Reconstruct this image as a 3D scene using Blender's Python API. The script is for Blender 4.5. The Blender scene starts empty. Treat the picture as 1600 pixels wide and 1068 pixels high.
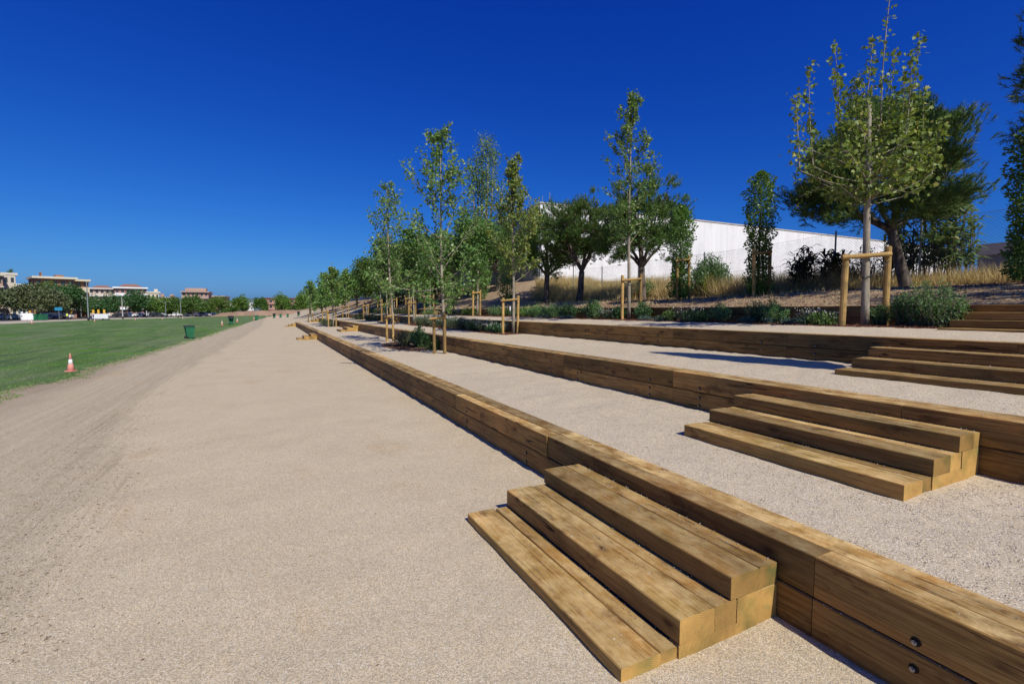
import bpy, bmesh, math, random
import numpy as np
from mathutils import Vector, Matrix, noise as mn

R = random.Random(11)
NR = np.random.default_rng(5)
SC = bpy.context.scene
COL = SC.collection

# ------------------------------------------------------------------ camera, sky, sun, exposure
CAMH = 1.75
YAW = math.radians(26.354)
PITCH = math.radians(3.681)
cam_d = bpy.data.cameras.new('camera')
cam = bpy.data.objects.new('camera', cam_d)
COL.objects.link(cam)
cam.location = (0, 0, CAMH)
cam.rotation_euler = (math.radians(90) - PITCH, 0, -YAW)
cam_d.sensor_width = 36.0
cam_d.lens = 762.8 / 1600 * 36
cam_d.clip_start = 0.05
cam_d.clip_end = 6000
SC.camera = cam

SUNV = Vector((0.13, -1.0, 1.02)).normalized()
world = bpy.data.worlds.new('World')
SC.world = world
world.use_nodes = True
wn = world.node_tree
wn.nodes.clear()
sky = wn.nodes.new('ShaderNodeTexSky')
sky.sky_type = 'NISHITA'
sky.sun_disc = False
sky.sun_elevation = math.asin(SUNV.z)
sky.sun_rotation = math.atan2(SUNV.x, SUNV.y)
sky.altitude = 700
sky.air_density = 1.0
sky.dust_density = 1.7
sky.ozone_density = 3.0
# the camera's polarised, deep blue rendering of that sky, the same all round the dome
sep = wn.nodes.new('ShaderNodeSeparateColor')
cmb = wn.nodes.new('ShaderNodeCombineColor')
wn.links.new(sky.outputs[0], sep.inputs[0])
for ch, (pw_, fac_) in enumerate(((2.18, 0.035), (1.48, 0.212), (0.79, 1.48))):
    p_ = wn.nodes.new('ShaderNodeMath'); p_.operation = 'POWER'; p_.inputs[1].default_value = pw_
    f_ = wn.nodes.new('ShaderNodeMath'); f_.operation = 'MULTIPLY'; f_.inputs[1].default_value = fac_
    wn.links.new(sep.outputs[ch], p_.inputs[0]); m_ = wn.nodes.new('ShaderNodeMath'); m_.operation = 'MINIMUM'; m_.inputs[1].default_value = 15.0
    wn.links.new(p_.outputs[0], f_.inputs[0]); wn.links.new(f_.outputs[0], m_.inputs[0]); wn.links.new(m_.outputs[0], cmb.inputs[ch])
bg = wn.nodes.new('ShaderNodeBackground')
bg.inputs[1].default_value = 0.10
wo = wn.nodes.new('ShaderNodeOutputWorld')
wn.links.new(cmb.outputs[0], bg.inputs[0])
wn.links.new(bg.outputs[0], wo.inputs[0])

sun_d = bpy.data.lights.new('sun', 'SUN')
sun_d.energy = 4.9
sun_d.angle = math.radians(0.53)
sun_d.color = (1.0, 0.95, 0.84)
sun = bpy.data.objects.new('sun', sun_d)
COL.objects.link(sun)
sun.rotation_euler = (-SUNV).to_track_quat('-Z', 'Y').to_euler()

SC.view_settings.view_transform = 'Standard'
SC.view_settings.look = 'None'
SC.view_settings.gamma = 1
SC.view_settings.use_curve_mapping = False
SC.view_settings.exposure = 0.0
SC.render.engine = 'CYCLES'
SC.cycles.max_bounces = 6
SC.cycles.transparent_max_bounces = 8

# ------------------------------------------------------------------ measured layout (metres; timber walls run along +Y)
W1, W2, W3, W4 = 2.541, 4.915, 7.50, 10.05          # front faces of the four timber walls
T1, T2, T3, T4 = 0.448, 0.928, 1.385, 1.84          # their tops
CAP = 0.37                                           # front sleeper 0.15 + back sleeper 0.22
WEND = 60.5
STEPY = [(1.733, 3.72), (31.4, 33.4), (58.2, 60.2)]

def sstep(a, b, x):
    t = min(1, max(0, (x - a) / (b - a)))
    return t * t * (3 - 2 * t)

def nz(x, y, z=0.0):
    return mn.noise(Vector((x, y, z)))

def gz_base(x, y):
    z = -0.45 * sstep(-5.2, -24, x)
    # beyond the terraces the land climbs gently to the right
    if y > 58:
        z += 2.3 * sstep(3.5, 13, x) * sstep(59, 66, y)
    return z

def gz(x, y):
    """path and field level"""
    z = gz_base(x, y)
    near = 1.0 / (1 + max(0, y - 6) / 20)
    z += 0.010 * nz(x * 2.3, y * 2.3) * near + 0.006 * nz(x * 7, y * 7, 3) * near
    if 1.0 < x < 2.8 and y < 60:
        e = sstep(W1 - .28, W1, x) * near
        z += e * (.010 + .018 * nz(1, y * 3.1) + .014 * nz(x * 9, y * 9, 8))
    if -6 < x < -0.5:
        z += 0.012 * nz(x * 3.0, y * 0.25, 9) * near
    return z

def tz(k, x, y):
    """terrace gravel level, k = 1..3"""
    f = 1 - sstep(60.5, 66, y)
    if k == 1:
        a, b, t = W1, W2, None
        z = 0.418 + 0.054 * sstep(W1 + .35, W2, x)
    elif k == 2:
        z = 0.898 + 0.082 * sstep(W2 + .35, W3, x)
    else:
        z = 1.362 + 0.108 * sstep(7.9, 9.2, x)
    near = 1.0 / (1 + max(0, y - 6) / 20)
    near *= sstep(.3, .75, x - (W1, W2, W3)[k - 1])
    z += 0.014 * nz(x * 2.6, y * 2.6, k) * near + 0.006 * nz(x * 8, y * 8, k + 5) * near
    nxt = (W2, W3, W4)[k - 1]
    e = sstep(nxt - .30, nxt, x) / (1 + max(0, y - 6) / 20)
    z += e * (.008 + .020 * nz(k, y * 2.7) + .014 * nz(x * 8, y * 8, 8))
    e2 = (1 - sstep(.36, .62, x - (W1, W2, W3)[k - 1])) / (1 + max(0, y - 6) / 20)
    z += e2 * .022 * max(0, nz(k + 4, y * 2.2) + .25 * nz(x * 9, y * 9, 3) + .1)
    return z * f + (1 - f) * (gz_base(x, y) - 0.02)

def bz(x, y):
    """earth slope behind the top wall"""
    z = 1.80 + 0.44 * sstep(10.2, 12.8, x) + 0.17 * sstep(12.8, 16.5, x)
    z -= 0.10 * sstep(8.0, 12.0, y)
    z += 0.06 * (1 - sstep(2, 8, y)) * sstep(10.5, 14, x)
    m = sstep(21.5, 30, y + 0.35 * nz(x * .5, y * .5) * 3) * sstep(10.6, 17.5, x)
    z += 1.60 * m
    z += 0.05 * nz(x * 0.7, y * 0.7, 2) + 0.022 * nz(x * 3.1, y * 3.1, 7) + 0.01 * nz(x * 9, y * 9, 7)
    if y > 59:
        f = 1 - sstep(60, 70, y) * (1 - sstep(10.5, 15, x))
        z = z * f + (1 - f) * (gz_base(x, y) - 0.02)
    return z

def far(px, depth):
    """ground point at a given bearing (pixel column of the 1600 px photo) and distance along the view axis"""
    s = (px - 800) / 762.8 * depth
    return (depth * math.sin(YAW) + s * math.cos(YAW), depth * math.cos(YAW) - s * math.sin(YAW))

def hz(py, depth):
    return CAMH + (485 - py) * depth / 762.8

# ------------------------------------------------------------------ materials
def new_mat(name):
    m = bpy.data.materials.new(name)
    m.use_nodes = True
    nt = m.node_tree
    nt.nodes.clear()
    out = nt.nodes.new('ShaderNodeOutputMaterial')
    b = nt.nodes.new('ShaderNodeBsdfPrincipled')
    nt.links.new(b.outputs[0], out.inputs[0])
    return m, nt, b, out

class N:
    def __init__(s, nt): s.nt = nt
    def add(s, t, **kw):
        n = s.nt.nodes.new(t)
        for k, v in kw.items(): setattr(n, k, v)
        return n
    def link(s, a, b): s.nt.links.new(a, b)
    def sin(s, sock, v):
        if hasattr(v, 'is_output') or isinstance(v, bpy.types.NodeSocket): s.link(v, sock)
        else: sock.default_value = v
    def math(s, op, a, b=0.5, c=None, clamp=False):
        n = s.add('ShaderNodeMath', operation=op, use_clamp=clamp)
        s.sin(n.inputs[0], a); s.sin(n.inputs[1], b)
        if c is not None: s.sin(n.inputs[2], c)
        return n.outputs[0]
    def vmath(s, op, a, b):
        n = s.add('ShaderNodeVectorMath', operation=op)
        s.sin(n.inputs[0], a); s.sin(n.inputs[1], b)
        return n.outputs[0]
    def mapr(s, v, a, b, c=0.0, d=1.0, smooth=False):
        n = s.add('ShaderNodeMapRange')
        if smooth: n.interpolation_type = 'SMOOTHSTEP'
        s.sin(n.inputs[0], v)
        for i, q in zip((1, 2, 3, 4), (a, b, c, d)): n.inputs[i].default_value = q
        return n.outputs[0]
    def mix(s, f, a, b, mode='MIX'):
        n = s.add('ShaderNodeMix', data_type='RGBA', blend_type=mode)
        s.sin(n.inputs[0], f)
        for sock, v in ((n.inputs[6], a), (n.inputs[7], b)):
            if isinstance(v, bpy.types.NodeSocket): s.link(v, sock)
            else: sock.default_value = (*v, 1) if len(v) == 3 else v
        return n.outputs[2]
    def scale(s, vec, xyz):
        n = s.add('ShaderNodeMapping')
        s.link(vec, n.inputs[0]); n.inputs[3].default_value = xyz
        return n.outputs[0]
    def noise(s, vec, sc=1.0, det=3, rough=.5, dist=0.0, out=0):
        n = s.add('ShaderNodeTexNoise')
        s.link(vec, n.inputs['Vector']); n.inputs['Scale'].default_value = sc
        n.inputs['Detail'].default_value = det; n.inputs['Roughness'].default_value = rough
        n.inputs['Distortion'].default_value = dist
        return n.outputs[out]
    def voro(s, vec, sc=1.0, feat='F1', out='Distance', rnd=1.0):
        n = s.add('ShaderNodeTexVoronoi', feature=feat)
        s.link(vec, n.inputs['Vector']); n.inputs['Scale'].default_value = sc
        n.inputs['Randomness'].default_value = rnd
        return n.outputs[out]
    def bump(s, h, st=.3, d=.01):
        n = s.add('ShaderNodeBump')
        n.inputs['Strength'].default_value = st; n.inputs['Distance'].default_value = d
        s.link(h, n.inputs['Height'])
        return n.outputs[0]

def flat(name, col, rough=.7, var=0.12, sc=6.0, metal=0.0, spec=.3, bump=0.0):
    m, nt, b, out = new_mat(name); n = N(nt)
    tc = n.add('ShaderNodeTexCoord').outputs['Object']
    a = n.noise(tc, sc, 4, .6)
    f = n.mapr(a, .3, .7)
    lo = tuple(c * (1 - var) for c in col); hi = tuple(min(1, c * (1 + var)) for c in col)
    n.link(n.mix(f, lo, hi), b.inputs['Base Color'])
    b.inputs['Roughness'].default_value = rough
    b.inputs['Metallic'].default_value = metal
    b.inputs['Specular IOR Level'].default_value = spec
    if bump: n.link(n.bump(n.noise(tc, sc * 4, 4), bump, .01), b.inputs['Normal'])
    return m

def wood_mat(name, light, mid, dark, green=(.11, .12, .045), gamt=.42, dust_toplight=.85):
    m, nt, b, out = new_mat(name); n = N(nt)
    t = n.add('ShaderNodeTexCoord')
    oi = n.add('ShaderNodeObjectInfo')
    off = n.add('ShaderNodeCombineXYZ')
    rnd = oi.outputs['Random']
    n.link(n.math('MULTIPLY', rnd, 37.0), off.inputs[0])
    n.link(n.math('MULTIPLY', rnd, 91.0), off.inputs[1])
    n.link(n.math('MULTIPLY', rnd, 17.0), off.inputs[2])
    p = n.vmath('ADD', t.outputs['Object'], off.outputs[0])
    # slow wander so the grain runs round the knots
    wob = n.noise(n.scale(p, (3, 1.1, 3)), 1, 2, .5, 0, 1)
    pw = n.vmath('ADD', p, n.vmath('MULTIPLY', n.vmath('SUBTRACT', wob, (.5, .5, .5)), (.035, .0, .035)))
    grain = n.noise(n.scale(pw, (52, 1.5, 52)), 1, 6, .65, .4)
    fine = n.noise(n.scale(pw, (190, 6, 190)), 1, 3, .65)
    blot = n.noise(n.scale(p, (2.6, .9, 2.6)), 1, 4, .6)
    c = n.mix(n.mapr(grain, .40, .60), mid, light)
    c = n.mix(n.math('MULTIPLY', n.mapr(grain, .56, .72), .7), c, dark)
    c = n.mix(n.math('MULTIPLY', n.mapr(fine, .46, .66), .55), c, tuple(q * .55 for q in mid))
    c = n.mix(n.math('MULTIPLY', n.mapr(blot, .42, .72), gamt), c, green)
    br = n.mapr(n.noise(n.scale(p, (3.0, .8, 3.0)), 1, 5, .65), .3, .7, .60, 1.25)
    tone = n.mapr(rnd, 0, 1, .58, 1.28)
    c = n.mix(n.math('MULTIPLY', n.mapr(n.noise(n.scale(p, (7, 1.0, 7)), 1, 4, .6), .50, .66), .55), c, (.46, .215, .050))
    # darker stains and sawn bands
    st = n.noise(n.scale(p, (6, 2.0, 6)), 1, 5, .7)
    c = n.mix(n.math('MULTIPLY', n.mapr(st, .56, .66), .65), c, tuple(q * .9 for q in dark))
    # knots
    kv = n.voro(n.scale(p, (6.5, 3.0, 6.5)), 1)
    kpick = n.mapr(n.noise(n.scale(p, (2, 1.3, 2)), 1, 1), .47, .52)
    kn = n.math('MULTIPLY', n.mapr(kv, .07, .13, 1, 0, True), kpick)
    kr = n.math('MULTIPLY', n.mapr(kv, .10, .30, 1, 0, True), kpick)
    c = n.mix(n.math('MULTIPLY', kr, .5), c, dark)
    c = n.mix(n.math('MULTIPLY', kn, .8), c, (.075, .028, .010))
    # end grain: growth rings
    sx = n.add('ShaderNodeSeparateXYZ'); n.link(t.outputs['Object'], sx.inputs[0])
    so = n.add('ShaderNodeSeparateXYZ'); n.link(off.outputs[0], so.inputs[0])
    cx = n.math('SUBTRACT', sx.outputs[0], n.mapr(rnd, 0, 1, -.05, .05))
    cz = n.math('ADD', sx.outputs[2], n.mapr(rnd, 0, 1, -.02, .05))
    rr = n.math('SQRT', n.math('ADD', n.math('MULTIPLY', cx, cx), n.math('MULTIPLY', cz, cz)))
    rr = n.math('ADD', rr, n.math('MULTIPLY', n.noise(p, 9, 2), .012))
    ring = n.mapr(n.math('SINE', n.math('MULTIPLY', rr, 700)), -1, 1)
    ec = n.mix(n.math('MULTIPLY', ring, .75), light, tuple(q * .75 for q in mid))
    ec = n.mix(n.math('MULTIPLY', n.mapr(n.noise(p, 5, 4), .50, .72), .7), ec, green)
    ec = n.mix(n.math('MULTIPLY', n.mapr(n.noise(p, 11, 3), .62, .72), .5), ec, (.10, .17, .06))
    nn = n.add('ShaderNodeSeparateXYZ'); n.link(t.outputs['Normal'], nn.inputs[0])
    endf = n.mapr(n.math('ABSOLUTE', nn.outputs[1]), .6, .9)
    c = n.mix(endf, c, ec)
    # drying checks along the timber
    ck = n.noise(n.scale(pw, (16, .35, 16)), 1, 2, .5)
    ck2 = n.math('ABSOLUTE', n.math('SUBTRACT', ck, .5))
    brk = n.mapr(n.noise(n.scale(p, (5, 1.2, 5)), 1, 2), .54, .60)
    crack = n.math('MULTIPLY', n.mapr(ck2, .005, .012, 1, 0), brk)
    crack = n.math('MULTIPLY', crack, n.math('SUBTRACT', 1.0, endf))
    c = n.mix(n.math('MULTIPLY', crack, .95), c, (.012, .007, .004))
    # gravel dust on upward faces, plus paler colour painting the sunlit tops
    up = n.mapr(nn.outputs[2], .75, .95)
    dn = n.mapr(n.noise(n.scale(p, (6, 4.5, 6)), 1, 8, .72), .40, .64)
    c = n.mix(n.math('MULTIPLY', n.math('MULTIPLY', up, dn), dust_toplight), c, (.62, .45, .205))
    mul = n.add('ShaderNodeCombineColor')
    k = n.math('MULTIPLY', br, tone)
    for i in range(3): n.link(k, mul.inputs[i])
    c = n.mix(1.0, c, mul.outputs[0], 'MULTIPLY')
    n.link(c, b.inputs['Base Color'])
    b.inputs['Roughness'].default_value = .72
    b.inputs['Specular IOR Level'].default_value = .25
    h = n.math('ADD', n.math('MULTIPLY', grain, .5), n.math('MULTIPLY', fine, .25))
    h = n.math('SUBTRACT', h, n.math('MULTIPLY', crack, 2.2))
    n.link(n.bump(h, .75, .005), b.inputs['Normal'])
    return m

M = {}
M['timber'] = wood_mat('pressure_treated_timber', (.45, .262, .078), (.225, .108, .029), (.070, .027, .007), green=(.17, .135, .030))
M['timber_step'] = wood_mat('pressure_treated_step_timber', (.51, .310, .095), (.285, .146, .040), (.090, .037, .010), green=(.16, .145, .038), gamt=.5, dust_toplight=.7)
M['stake'] = wood_mat('round_pine_stake', (.52, .33, .12), (.42, .25, .08), (.25, .13, .04), gamt=.15, dust_toplight=.1)

def gravel_mat(name, c1, c2, c3, dark, cell=150.0, path=False):
    m, nt, b, out = new_mat(name); n = N(nt)
    g = n.add('ShaderNodeNewGeometry').outputs['Position']
    sc1 = n.voro(g, cell, 'F1', 'Color')
    sep = n.add('ShaderNodeSeparateColor'); n.link(sc1, sep.inputs[0])
    big = n.noise(g, .9, 5, .6)
    med = n.noise(g, 9, 5, .65)
    c = n.mix(n.mapr(big, .35, .65), c1, c2)
    c = n.mix(n.math('MULTIPLY', n.mapr(med, .4, .7), .45), c, c3)
    if path:
        sx = n.add('ShaderNodeSeparateXYZ'); n.link(g, sx.inputs[0])
        edge = n.math('ADD', sx.outputs[0], n.math('MULTIPLY', n.math('SUBTRACT', n.noise(n.scale(g, (1.4, .35, 1)), 1, 5, .65), .5), 1.3))
        bow = n.mapr(sx.outputs[1], 4, 12, -1.35, -2.35, True)
        bow2 = n.mapr(sx.outputs[1], 14, 60, 0, 1.4)
        dirt = n.mapr(n.math('SUBTRACT', edge, n.math('ADD', bow, bow2)), -.25, .2, 1, 0, True)
        tr = n.noise(n.scale(g, (9, .16, 1)), 1, 4, .6)
        dcol = n.mix(n.mapr(tr, .35, .65), (.425, .35, .235), (.36, .29, .19))
        dcol = n.mix(n.mapr(n.noise(g, 14, 6, .7), .5, .75), dcol, (.45, .385, .275))
        c = n.mix(dirt, c, dcol)
        # damp, darker margin beside the lawn
        mg = n.math('ADD', n.math('ADD', sx.outputs[0], 4.0), n.math('MULTIPLY', n.math('SUBTRACT', n.noise(n.scale(g, (.8, .25, 1)), 1, 5, .6), .5), 2.2))
        c = n.mix(n.math('MULTIPLY', n.mapr(mg, -1.0, .1, 1, 0), .7), c, (.17, .118, .068))
        # ochre patches where the topping is thin
        oc = n.noise(n.scale(g, (1.1, .5, 1)), 1, 5, .62)
        c = n.mix(n.math('MULTIPLY', n.mapr(oc, .56, .70), .5), c, (.43, .30, .155))
        # rut marks at the edge of the dirt track
        ru = n.noise(n.scale(g, (22, .35, 1)), 1, 4, .6)
        em = n.math('SUBTRACT', edge, n.math('ADD', bow, bow2))
        band = n.math('MULTIPLY', n.mapr(em, -.9, -.3, 0, 1), n.mapr(em, .0, .3, 1, 0))
        c = n.mix(n.math('MULTIPLY', n.math('MULTIPLY', band, n.mapr(ru, .5, .68)), .45), c, (.16, .12, .07))
    c = n.mix(n.math('MULTIPLY', n.mapr(sep.outputs[1], .0, .35, 1, 0), .30 if not path else .15), c, (.33, .33, .35))
    c = n.mix(n.math('MULTIPLY', n.mapr(sep.outputs[2], .0, .35, 1, 0), .30 if not path else .18), c, (.56, .38, .20))
    gr = n.mapr(sep.outputs[0], .0, 1.0, .62, 1.36)
    cc = n.add('ShaderNodeCombineColor')
    for i in range(3): n.link(gr, cc.inputs[i])
    c = n.mix(1.0, c, cc.outputs[0], 'MULTIPLY')
    c = n.mix(n.math('MULTIPLY', n.mapr(sep.outputs[1], .92, .98), .5), c, dark)
    c = n.mix(n.math('MULTIPLY', n.mapr(sep.outputs[2], .91, .97), .7), c, (.72, .68, .60))
    n.link(c, b.inputs['Base Color'])
    b.inputs['Roughness'].default_value = .9
    b.inputs['Specular IOR Level'].default_value = .15
    hd = n.voro(g, cell, 'F1', 'Distance')
    h = n.math('ADD', n.math('MULTIPLY', n.math('SUBTRACT', 1.0, hd), .5), n.math('MULTIPLY', n.noise(g, 60, 4, .6), .45))
    h = n.math('ADD', h, n.math('MULTIPLY', n.noise(g, 5, 5, .65), 2.6))
    n.link(n.bump(h, .40, .010), b.inputs['Normal'])
    return m

M['path'] = gravel_mat('path_sand', (.500, .412, .280), (.455, .370, .247), (.505, .398, .250), (.22, .17, .12), 190, True)
M['gravel'] = gravel_mat('terrace_gravel', (.52, .435, .312), (.475, .395, .282), (.50, .40, .250), (.27, .22, .175), 170)

def slope_mat():
    m, nt, b, out = new_mat('dry_earth'); n = N(nt)
    g = n.add('ShaderNodeNewGeometry').outputs['Position']
    c = n.mix(n.mapr(n.noise(g, .8, 6, .65), .35, .65), (.40, .285, .17), (.28, .19, .115))
    c = n.mix(n.mapr(n.noise(g, 6, 6, .7), .45, .7), c, (.38, .28, .17))
    v = n.voro(g, 28, 'F1', 'Color')
    sp = n.add('ShaderNodeSeparateColor'); n.link(v, sp.inputs[0])
    c = n.mix(n.math('MULTIPLY', n.mapr(sp.outputs[0], .7, .85), .6), c, (.12, .07, .04))
    c = n.mix(n.math('MULTIPLY', n.mapr(sp.outputs[1], .86, .94), .7), c, (.55, .45, .32))
    n.link(c, b.inputs['Base Color'])
    b.inputs['Roughness'].default_value = .95
    b.inputs['Specular IOR Level'].default_value = .1
    h = n.math('ADD', n.noise(g, 9, 6, .7), n.math('MULTIPLY', n.noise(g, 40, 3), .4))
    n.link(n.bump(h, .8, .05), b.inputs['Normal'])
    return m
M['slope'] = slope_mat()

def lawn_colour(n, g):
    big = n.noise(n.scale(g, (.30, .10, 1)), 1, 5, .62)
    c = n.mix(n.mapr(big, .40, .60), (.085, .160, .034), (.145, .190, .090))
    c = n.mix(n.math('MULTIPLY', n.mapr(n.noise(n.scale(g, (1.3, .16, 1)), 1, 5, .7), .50, .62), .8), c, (.055, .105, .036))
    c = n.mix(n.math('MULTIPLY', n.mapr(n.noise(n.scale(g, (.22, .5, 1)), 1, 4, .6), .58, .66), .8), c, (.095, .230, .016))
    c = n.mix(n.math('MULTIPLY', n.mapr(n.noise(g, 18, 5, .7), .52, .72), .5), c, (.045, .085, .022))
    c = n.mix(n.math('MULTIPLY', n.mapr(n.noise(n.scale(g, (2.2, .25, 1)), 1, 5, .7), .56, .68), .6), c, (.21, .20, .125))
    return c

def grass_mat(name='lawn', k=1.0, trans=0.0):
    m, nt, b, out = new_mat(name); n = N(nt)
    g = n.add('ShaderNodeNewGeometry').outputs['Position']
    c = lawn_colour(n, g)
    if trans:
        rp = n.add('ShaderNodeNewGeometry').outputs['Random Per Island']
        c = n.mix(rp, c, n.mix(.35, c, (.26, .30, .12)))
        c = n.mix(.999, c, (k, k, k), 'MULTIPLY')
    n.link(c, b.inputs['Base Color'])
    b.inputs['Roughness'].default_value = .9
    b.inputs['Specular IOR Level'].default_value = .1
    if not trans: n.link(n.bump(n.noise(g, 55, 4, .7), .9, .03), b.inputs['Normal'])
    return m
M['lawn'] = grass_mat()

def leaf_mat(name, c1, c2, c3=None, trans=.28, rough=.5, sc=3.0, spec=.35):
    m, nt, b, out = new_mat(name); n = N(nt)
    g = n.add('ShaderNodeNewGeometry')
    oi = n.add('ShaderNodeObjectInfo')
    a = n.noise(g.outputs['Position'], sc * 6, 2, .7)
    rp = n.add('ShaderNodeNewGeometry').outputs['Random Per Island']
    c = n.mix(rp, c1, c2)
    c = n.mix(n.mapr(a, .35, .65, 0, .6), c, tuple(q * .65 for q in c1))
    if c3: c = n.mix(n.mapr(rp, .86, .96, 0, .9), c, c3)
    hs = n.add('ShaderNodeHueSaturation')
    n.link(c, hs.inputs['Color'])
    n.link(n.mapr(oi.outputs['Random'], 0, 1, .88, 1.15), hs.inputs['Value'])
    n.link(n.mapr(oi.outputs['Random'], 0, 1, .49, .51), hs.inputs['Hue'])
    c = hs.outputs[0]
    n.link(c, b.inputs['Base Color'])
    b.inputs['Roughness'].default_value = rough
    b.inputs['Specular IOR Level'].default_value = spec
    tr = n.add('ShaderNodeBsdfTranslucent')
    tcol = n.mix(.5, c, (c2[0] * 1.5, c2[1] * 1.6, c2[2] * .5))
    n.link(tcol, tr.inputs[0])
    mx = n.add('ShaderNodeMixShader'); mx.inputs[0].default_value = trans
    n.link(b.outputs[0], mx.inputs[1]); n.link(tr.outputs[0], mx.inputs[2])
    n.link(mx.outputs[0], out.inputs[0])
    return m

M['leaf_plane'] = leaf_mat('plane_leaf', (0.140, 0.202, 0.040), (0.230, 0.286, 0.062), (0.358, 0.314, 0.078))
M['leaf_poplar'] = leaf_mat('poplar_leaf', (0.115, 0.221, 0.057), (0.200, 0.316, 0.086), (0.325, 0.364, 0.115), rough=.4)
M['leaf_col'] = leaf_mat('columnar_poplar_leaf', (.080, .180, .036), (.150, .270, .060), (.25, .32, .09), rough=.4)
M['needle'] = leaf_mat('pine_needle', (.055, .130, .026), (.135, .235, .048), (.28, .19, .06), trans=.15, rough=.6, sc=.55)
M['leaf_broad'] = leaf_mat('broad_leaf', (0.071, 0.153, 0.031), (0.124, 0.212, 0.045), None)
M['leaf_bright'] = leaf_mat('bright_broad_leaf', (0.106, 0.207, 0.034), (0.162, 0.263, 0.050), None)
M['leaf_grey'] = leaf_mat('grey_green_leaf', (0.114, 0.144, 0.066), (0.168, 0.192, 0.090), None)
M['leaf_shrub'] = leaf_mat('shrub_leaf', (0.080, 0.186, 0.057), (0.169, 0.309, 0.106), (0.283, 0.354, 0.177))
M['leaf_dark'] = leaf_mat('dark_shrub_leaf', (0.050, 0.120, 0.042), (0.098, 0.204, 0.067), None)
M['leaf_blue'] = leaf_mat('blue_cushion_leaf', (.085, .150, .125), (.13, .20, .17), None)
M['leaf_cane'] = leaf_mat('cane_leaf', (.12, .19, .075), (.20, .27, .12), (.36, .31, .17))
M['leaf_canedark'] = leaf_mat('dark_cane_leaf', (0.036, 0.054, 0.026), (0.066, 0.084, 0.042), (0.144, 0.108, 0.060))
M['leaf_olive'] = leaf_mat('elm_shrub_leaf', (0.107, 0.199, 0.077), (0.184, 0.283, 0.116), None)
M['leaf_yellow'] = leaf_mat('yellow_broom_leaf', (.22, .24, .02), (.34, .31, .03), None)
M['straw'] = leaf_mat('dry_grass', (.50, .38, .19), (.70, .56, .31), (.36, .24, .11), trans=.25, rough=.7, spec=.1)
M['lavender'] = leaf_mat('lavender_leaf', (.085, .135, .060), (.15, .19, .10), None)
M['flower'] = leaf_mat('white_flower', (.75, .68, .68), (.82, .78, .78), None, trans=.3, sc=1)
M['blade'] = leaf_mat('grass_blade', (.085, .150, .040), (.145, .215, .065), (.24, .24, .13), trans=.25, rough=.6, spec=.15)
M['bark_chip'] = leaf_mat('bark_chip', (.145, .062, .036), (.26, .125, .075), (.40, .26, .17), trans=0.0, rough=.9, spec=.1)
M['grit'] = leaf_mat('grit', (.36, .31, .25), (.62, .54, .44), (.85, .82, .76), trans=0.0, rough=.8, spec=.2)
M['clod'] = leaf_mat('clod', (.20, .15, .10), (.36, .29, .20), (.60, .54, .44), trans=0.0, rough=.9, spec=.1)
M['pebble'] = leaf_mat('pebble', (.36, .31, .26), (.55, .49, .42), (.80, .76, .70), trans=0.0, rough=.8, spec=.2)

def bark_mat(name, c1, c2, sc=14, bump=.5):
    m, nt, b, out = new_mat(name); n = N(nt)
    t = n.add('ShaderNodeTexCoord').outputs['Object']
    f = n.noise(n.scale(t, (1, 1, .25)), sc, 5, .65)
    n.link(n.mix(n.mapr(f, .38, .62), c1, c2), b.inputs['Base Color'])
    b.inputs['Roughness'].default_value = .9
    b.inputs['Specular IOR Level'].default_value = .1
    n.link(n.bump(f, bump, .03), b.inputs['Normal'])
    return m
M['bark_pale'] = bark_mat('pale_young_bark', (.20, .17, .125), (.36, .32, .25), 22, .3)
M['bark_dark'] = bark_mat('pine_bark', (.065, .05, .04), (.17, .14, .115), 9, 1.0)
M['bark_mid'] = bark_mat('brown_bark', (.11, .085, .06), (.22, .18, .14), 12, .6)

M['bolt'] = flat('galvanised_bolt', (.28, .28, .29), .4, .2, 40, .8)
M['hole_shade'] = flat('drilled_hole_shade', (.018, .012, .008), .9, .1)
M['tie'] = flat('rubber_tie', (.02, .02, .022), .6, .1)
M['fence_wire'] = flat('galvanised_wire', (.22, .23, .24), .5, .15, 30, .6)
M['fence_post'] = flat('galvanised_post', (.25, .26, .26), .5, .2, 20, .5)
M['white_wall'] = None
M['cone_red'] = flat('faded_cone_plastic', (.68, .26, .21), .6, .1)
M['white_plastic'] = flat('white_plastic', (.80, .80, .80), .5, .04)
M['bin_green'] = flat('green_bin_plastic', (.020, .13, .060), .45, .12)
M['black_plastic'] = flat('black_plastic', (.018, .02, .022), .45, .15)
M['soil'] = flat('bare_soil', (.27, .175, .115), .95, .25, .3, bump=.5)
M['verge'] = flat('pale_verge', (.42, .36, .27), .95, .12, .5)
M['asphalt'] = flat('asphalt', (.06, .06, .062), .9, .15, 2)
M['hill'] = flat('haze_tinted_hill', (.075, .115, .125), .95, .25, .012)  # bluish tint paints the haze of distance into the wooded green
M['metal_grey'] = None
M['glass'] = flat('dark_glass', (.035, .045, .055), .12, .2, 2, 0, .6)
M['tyre'] = flat('tyre_rubber', (.02, .02, .02), .8, .1)
M['pole_grey'] = flat('painted_pole', (.25, .28, .28), .5, .1, 5, .3)
M['concrete'] = flat('rough_concrete', (.20, .205, .21), .9, .25, 2, bump=.4)
M['concrete_pale'] = flat('pale_concrete', (.42, .40, .36), .9, .15, 3)

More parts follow.
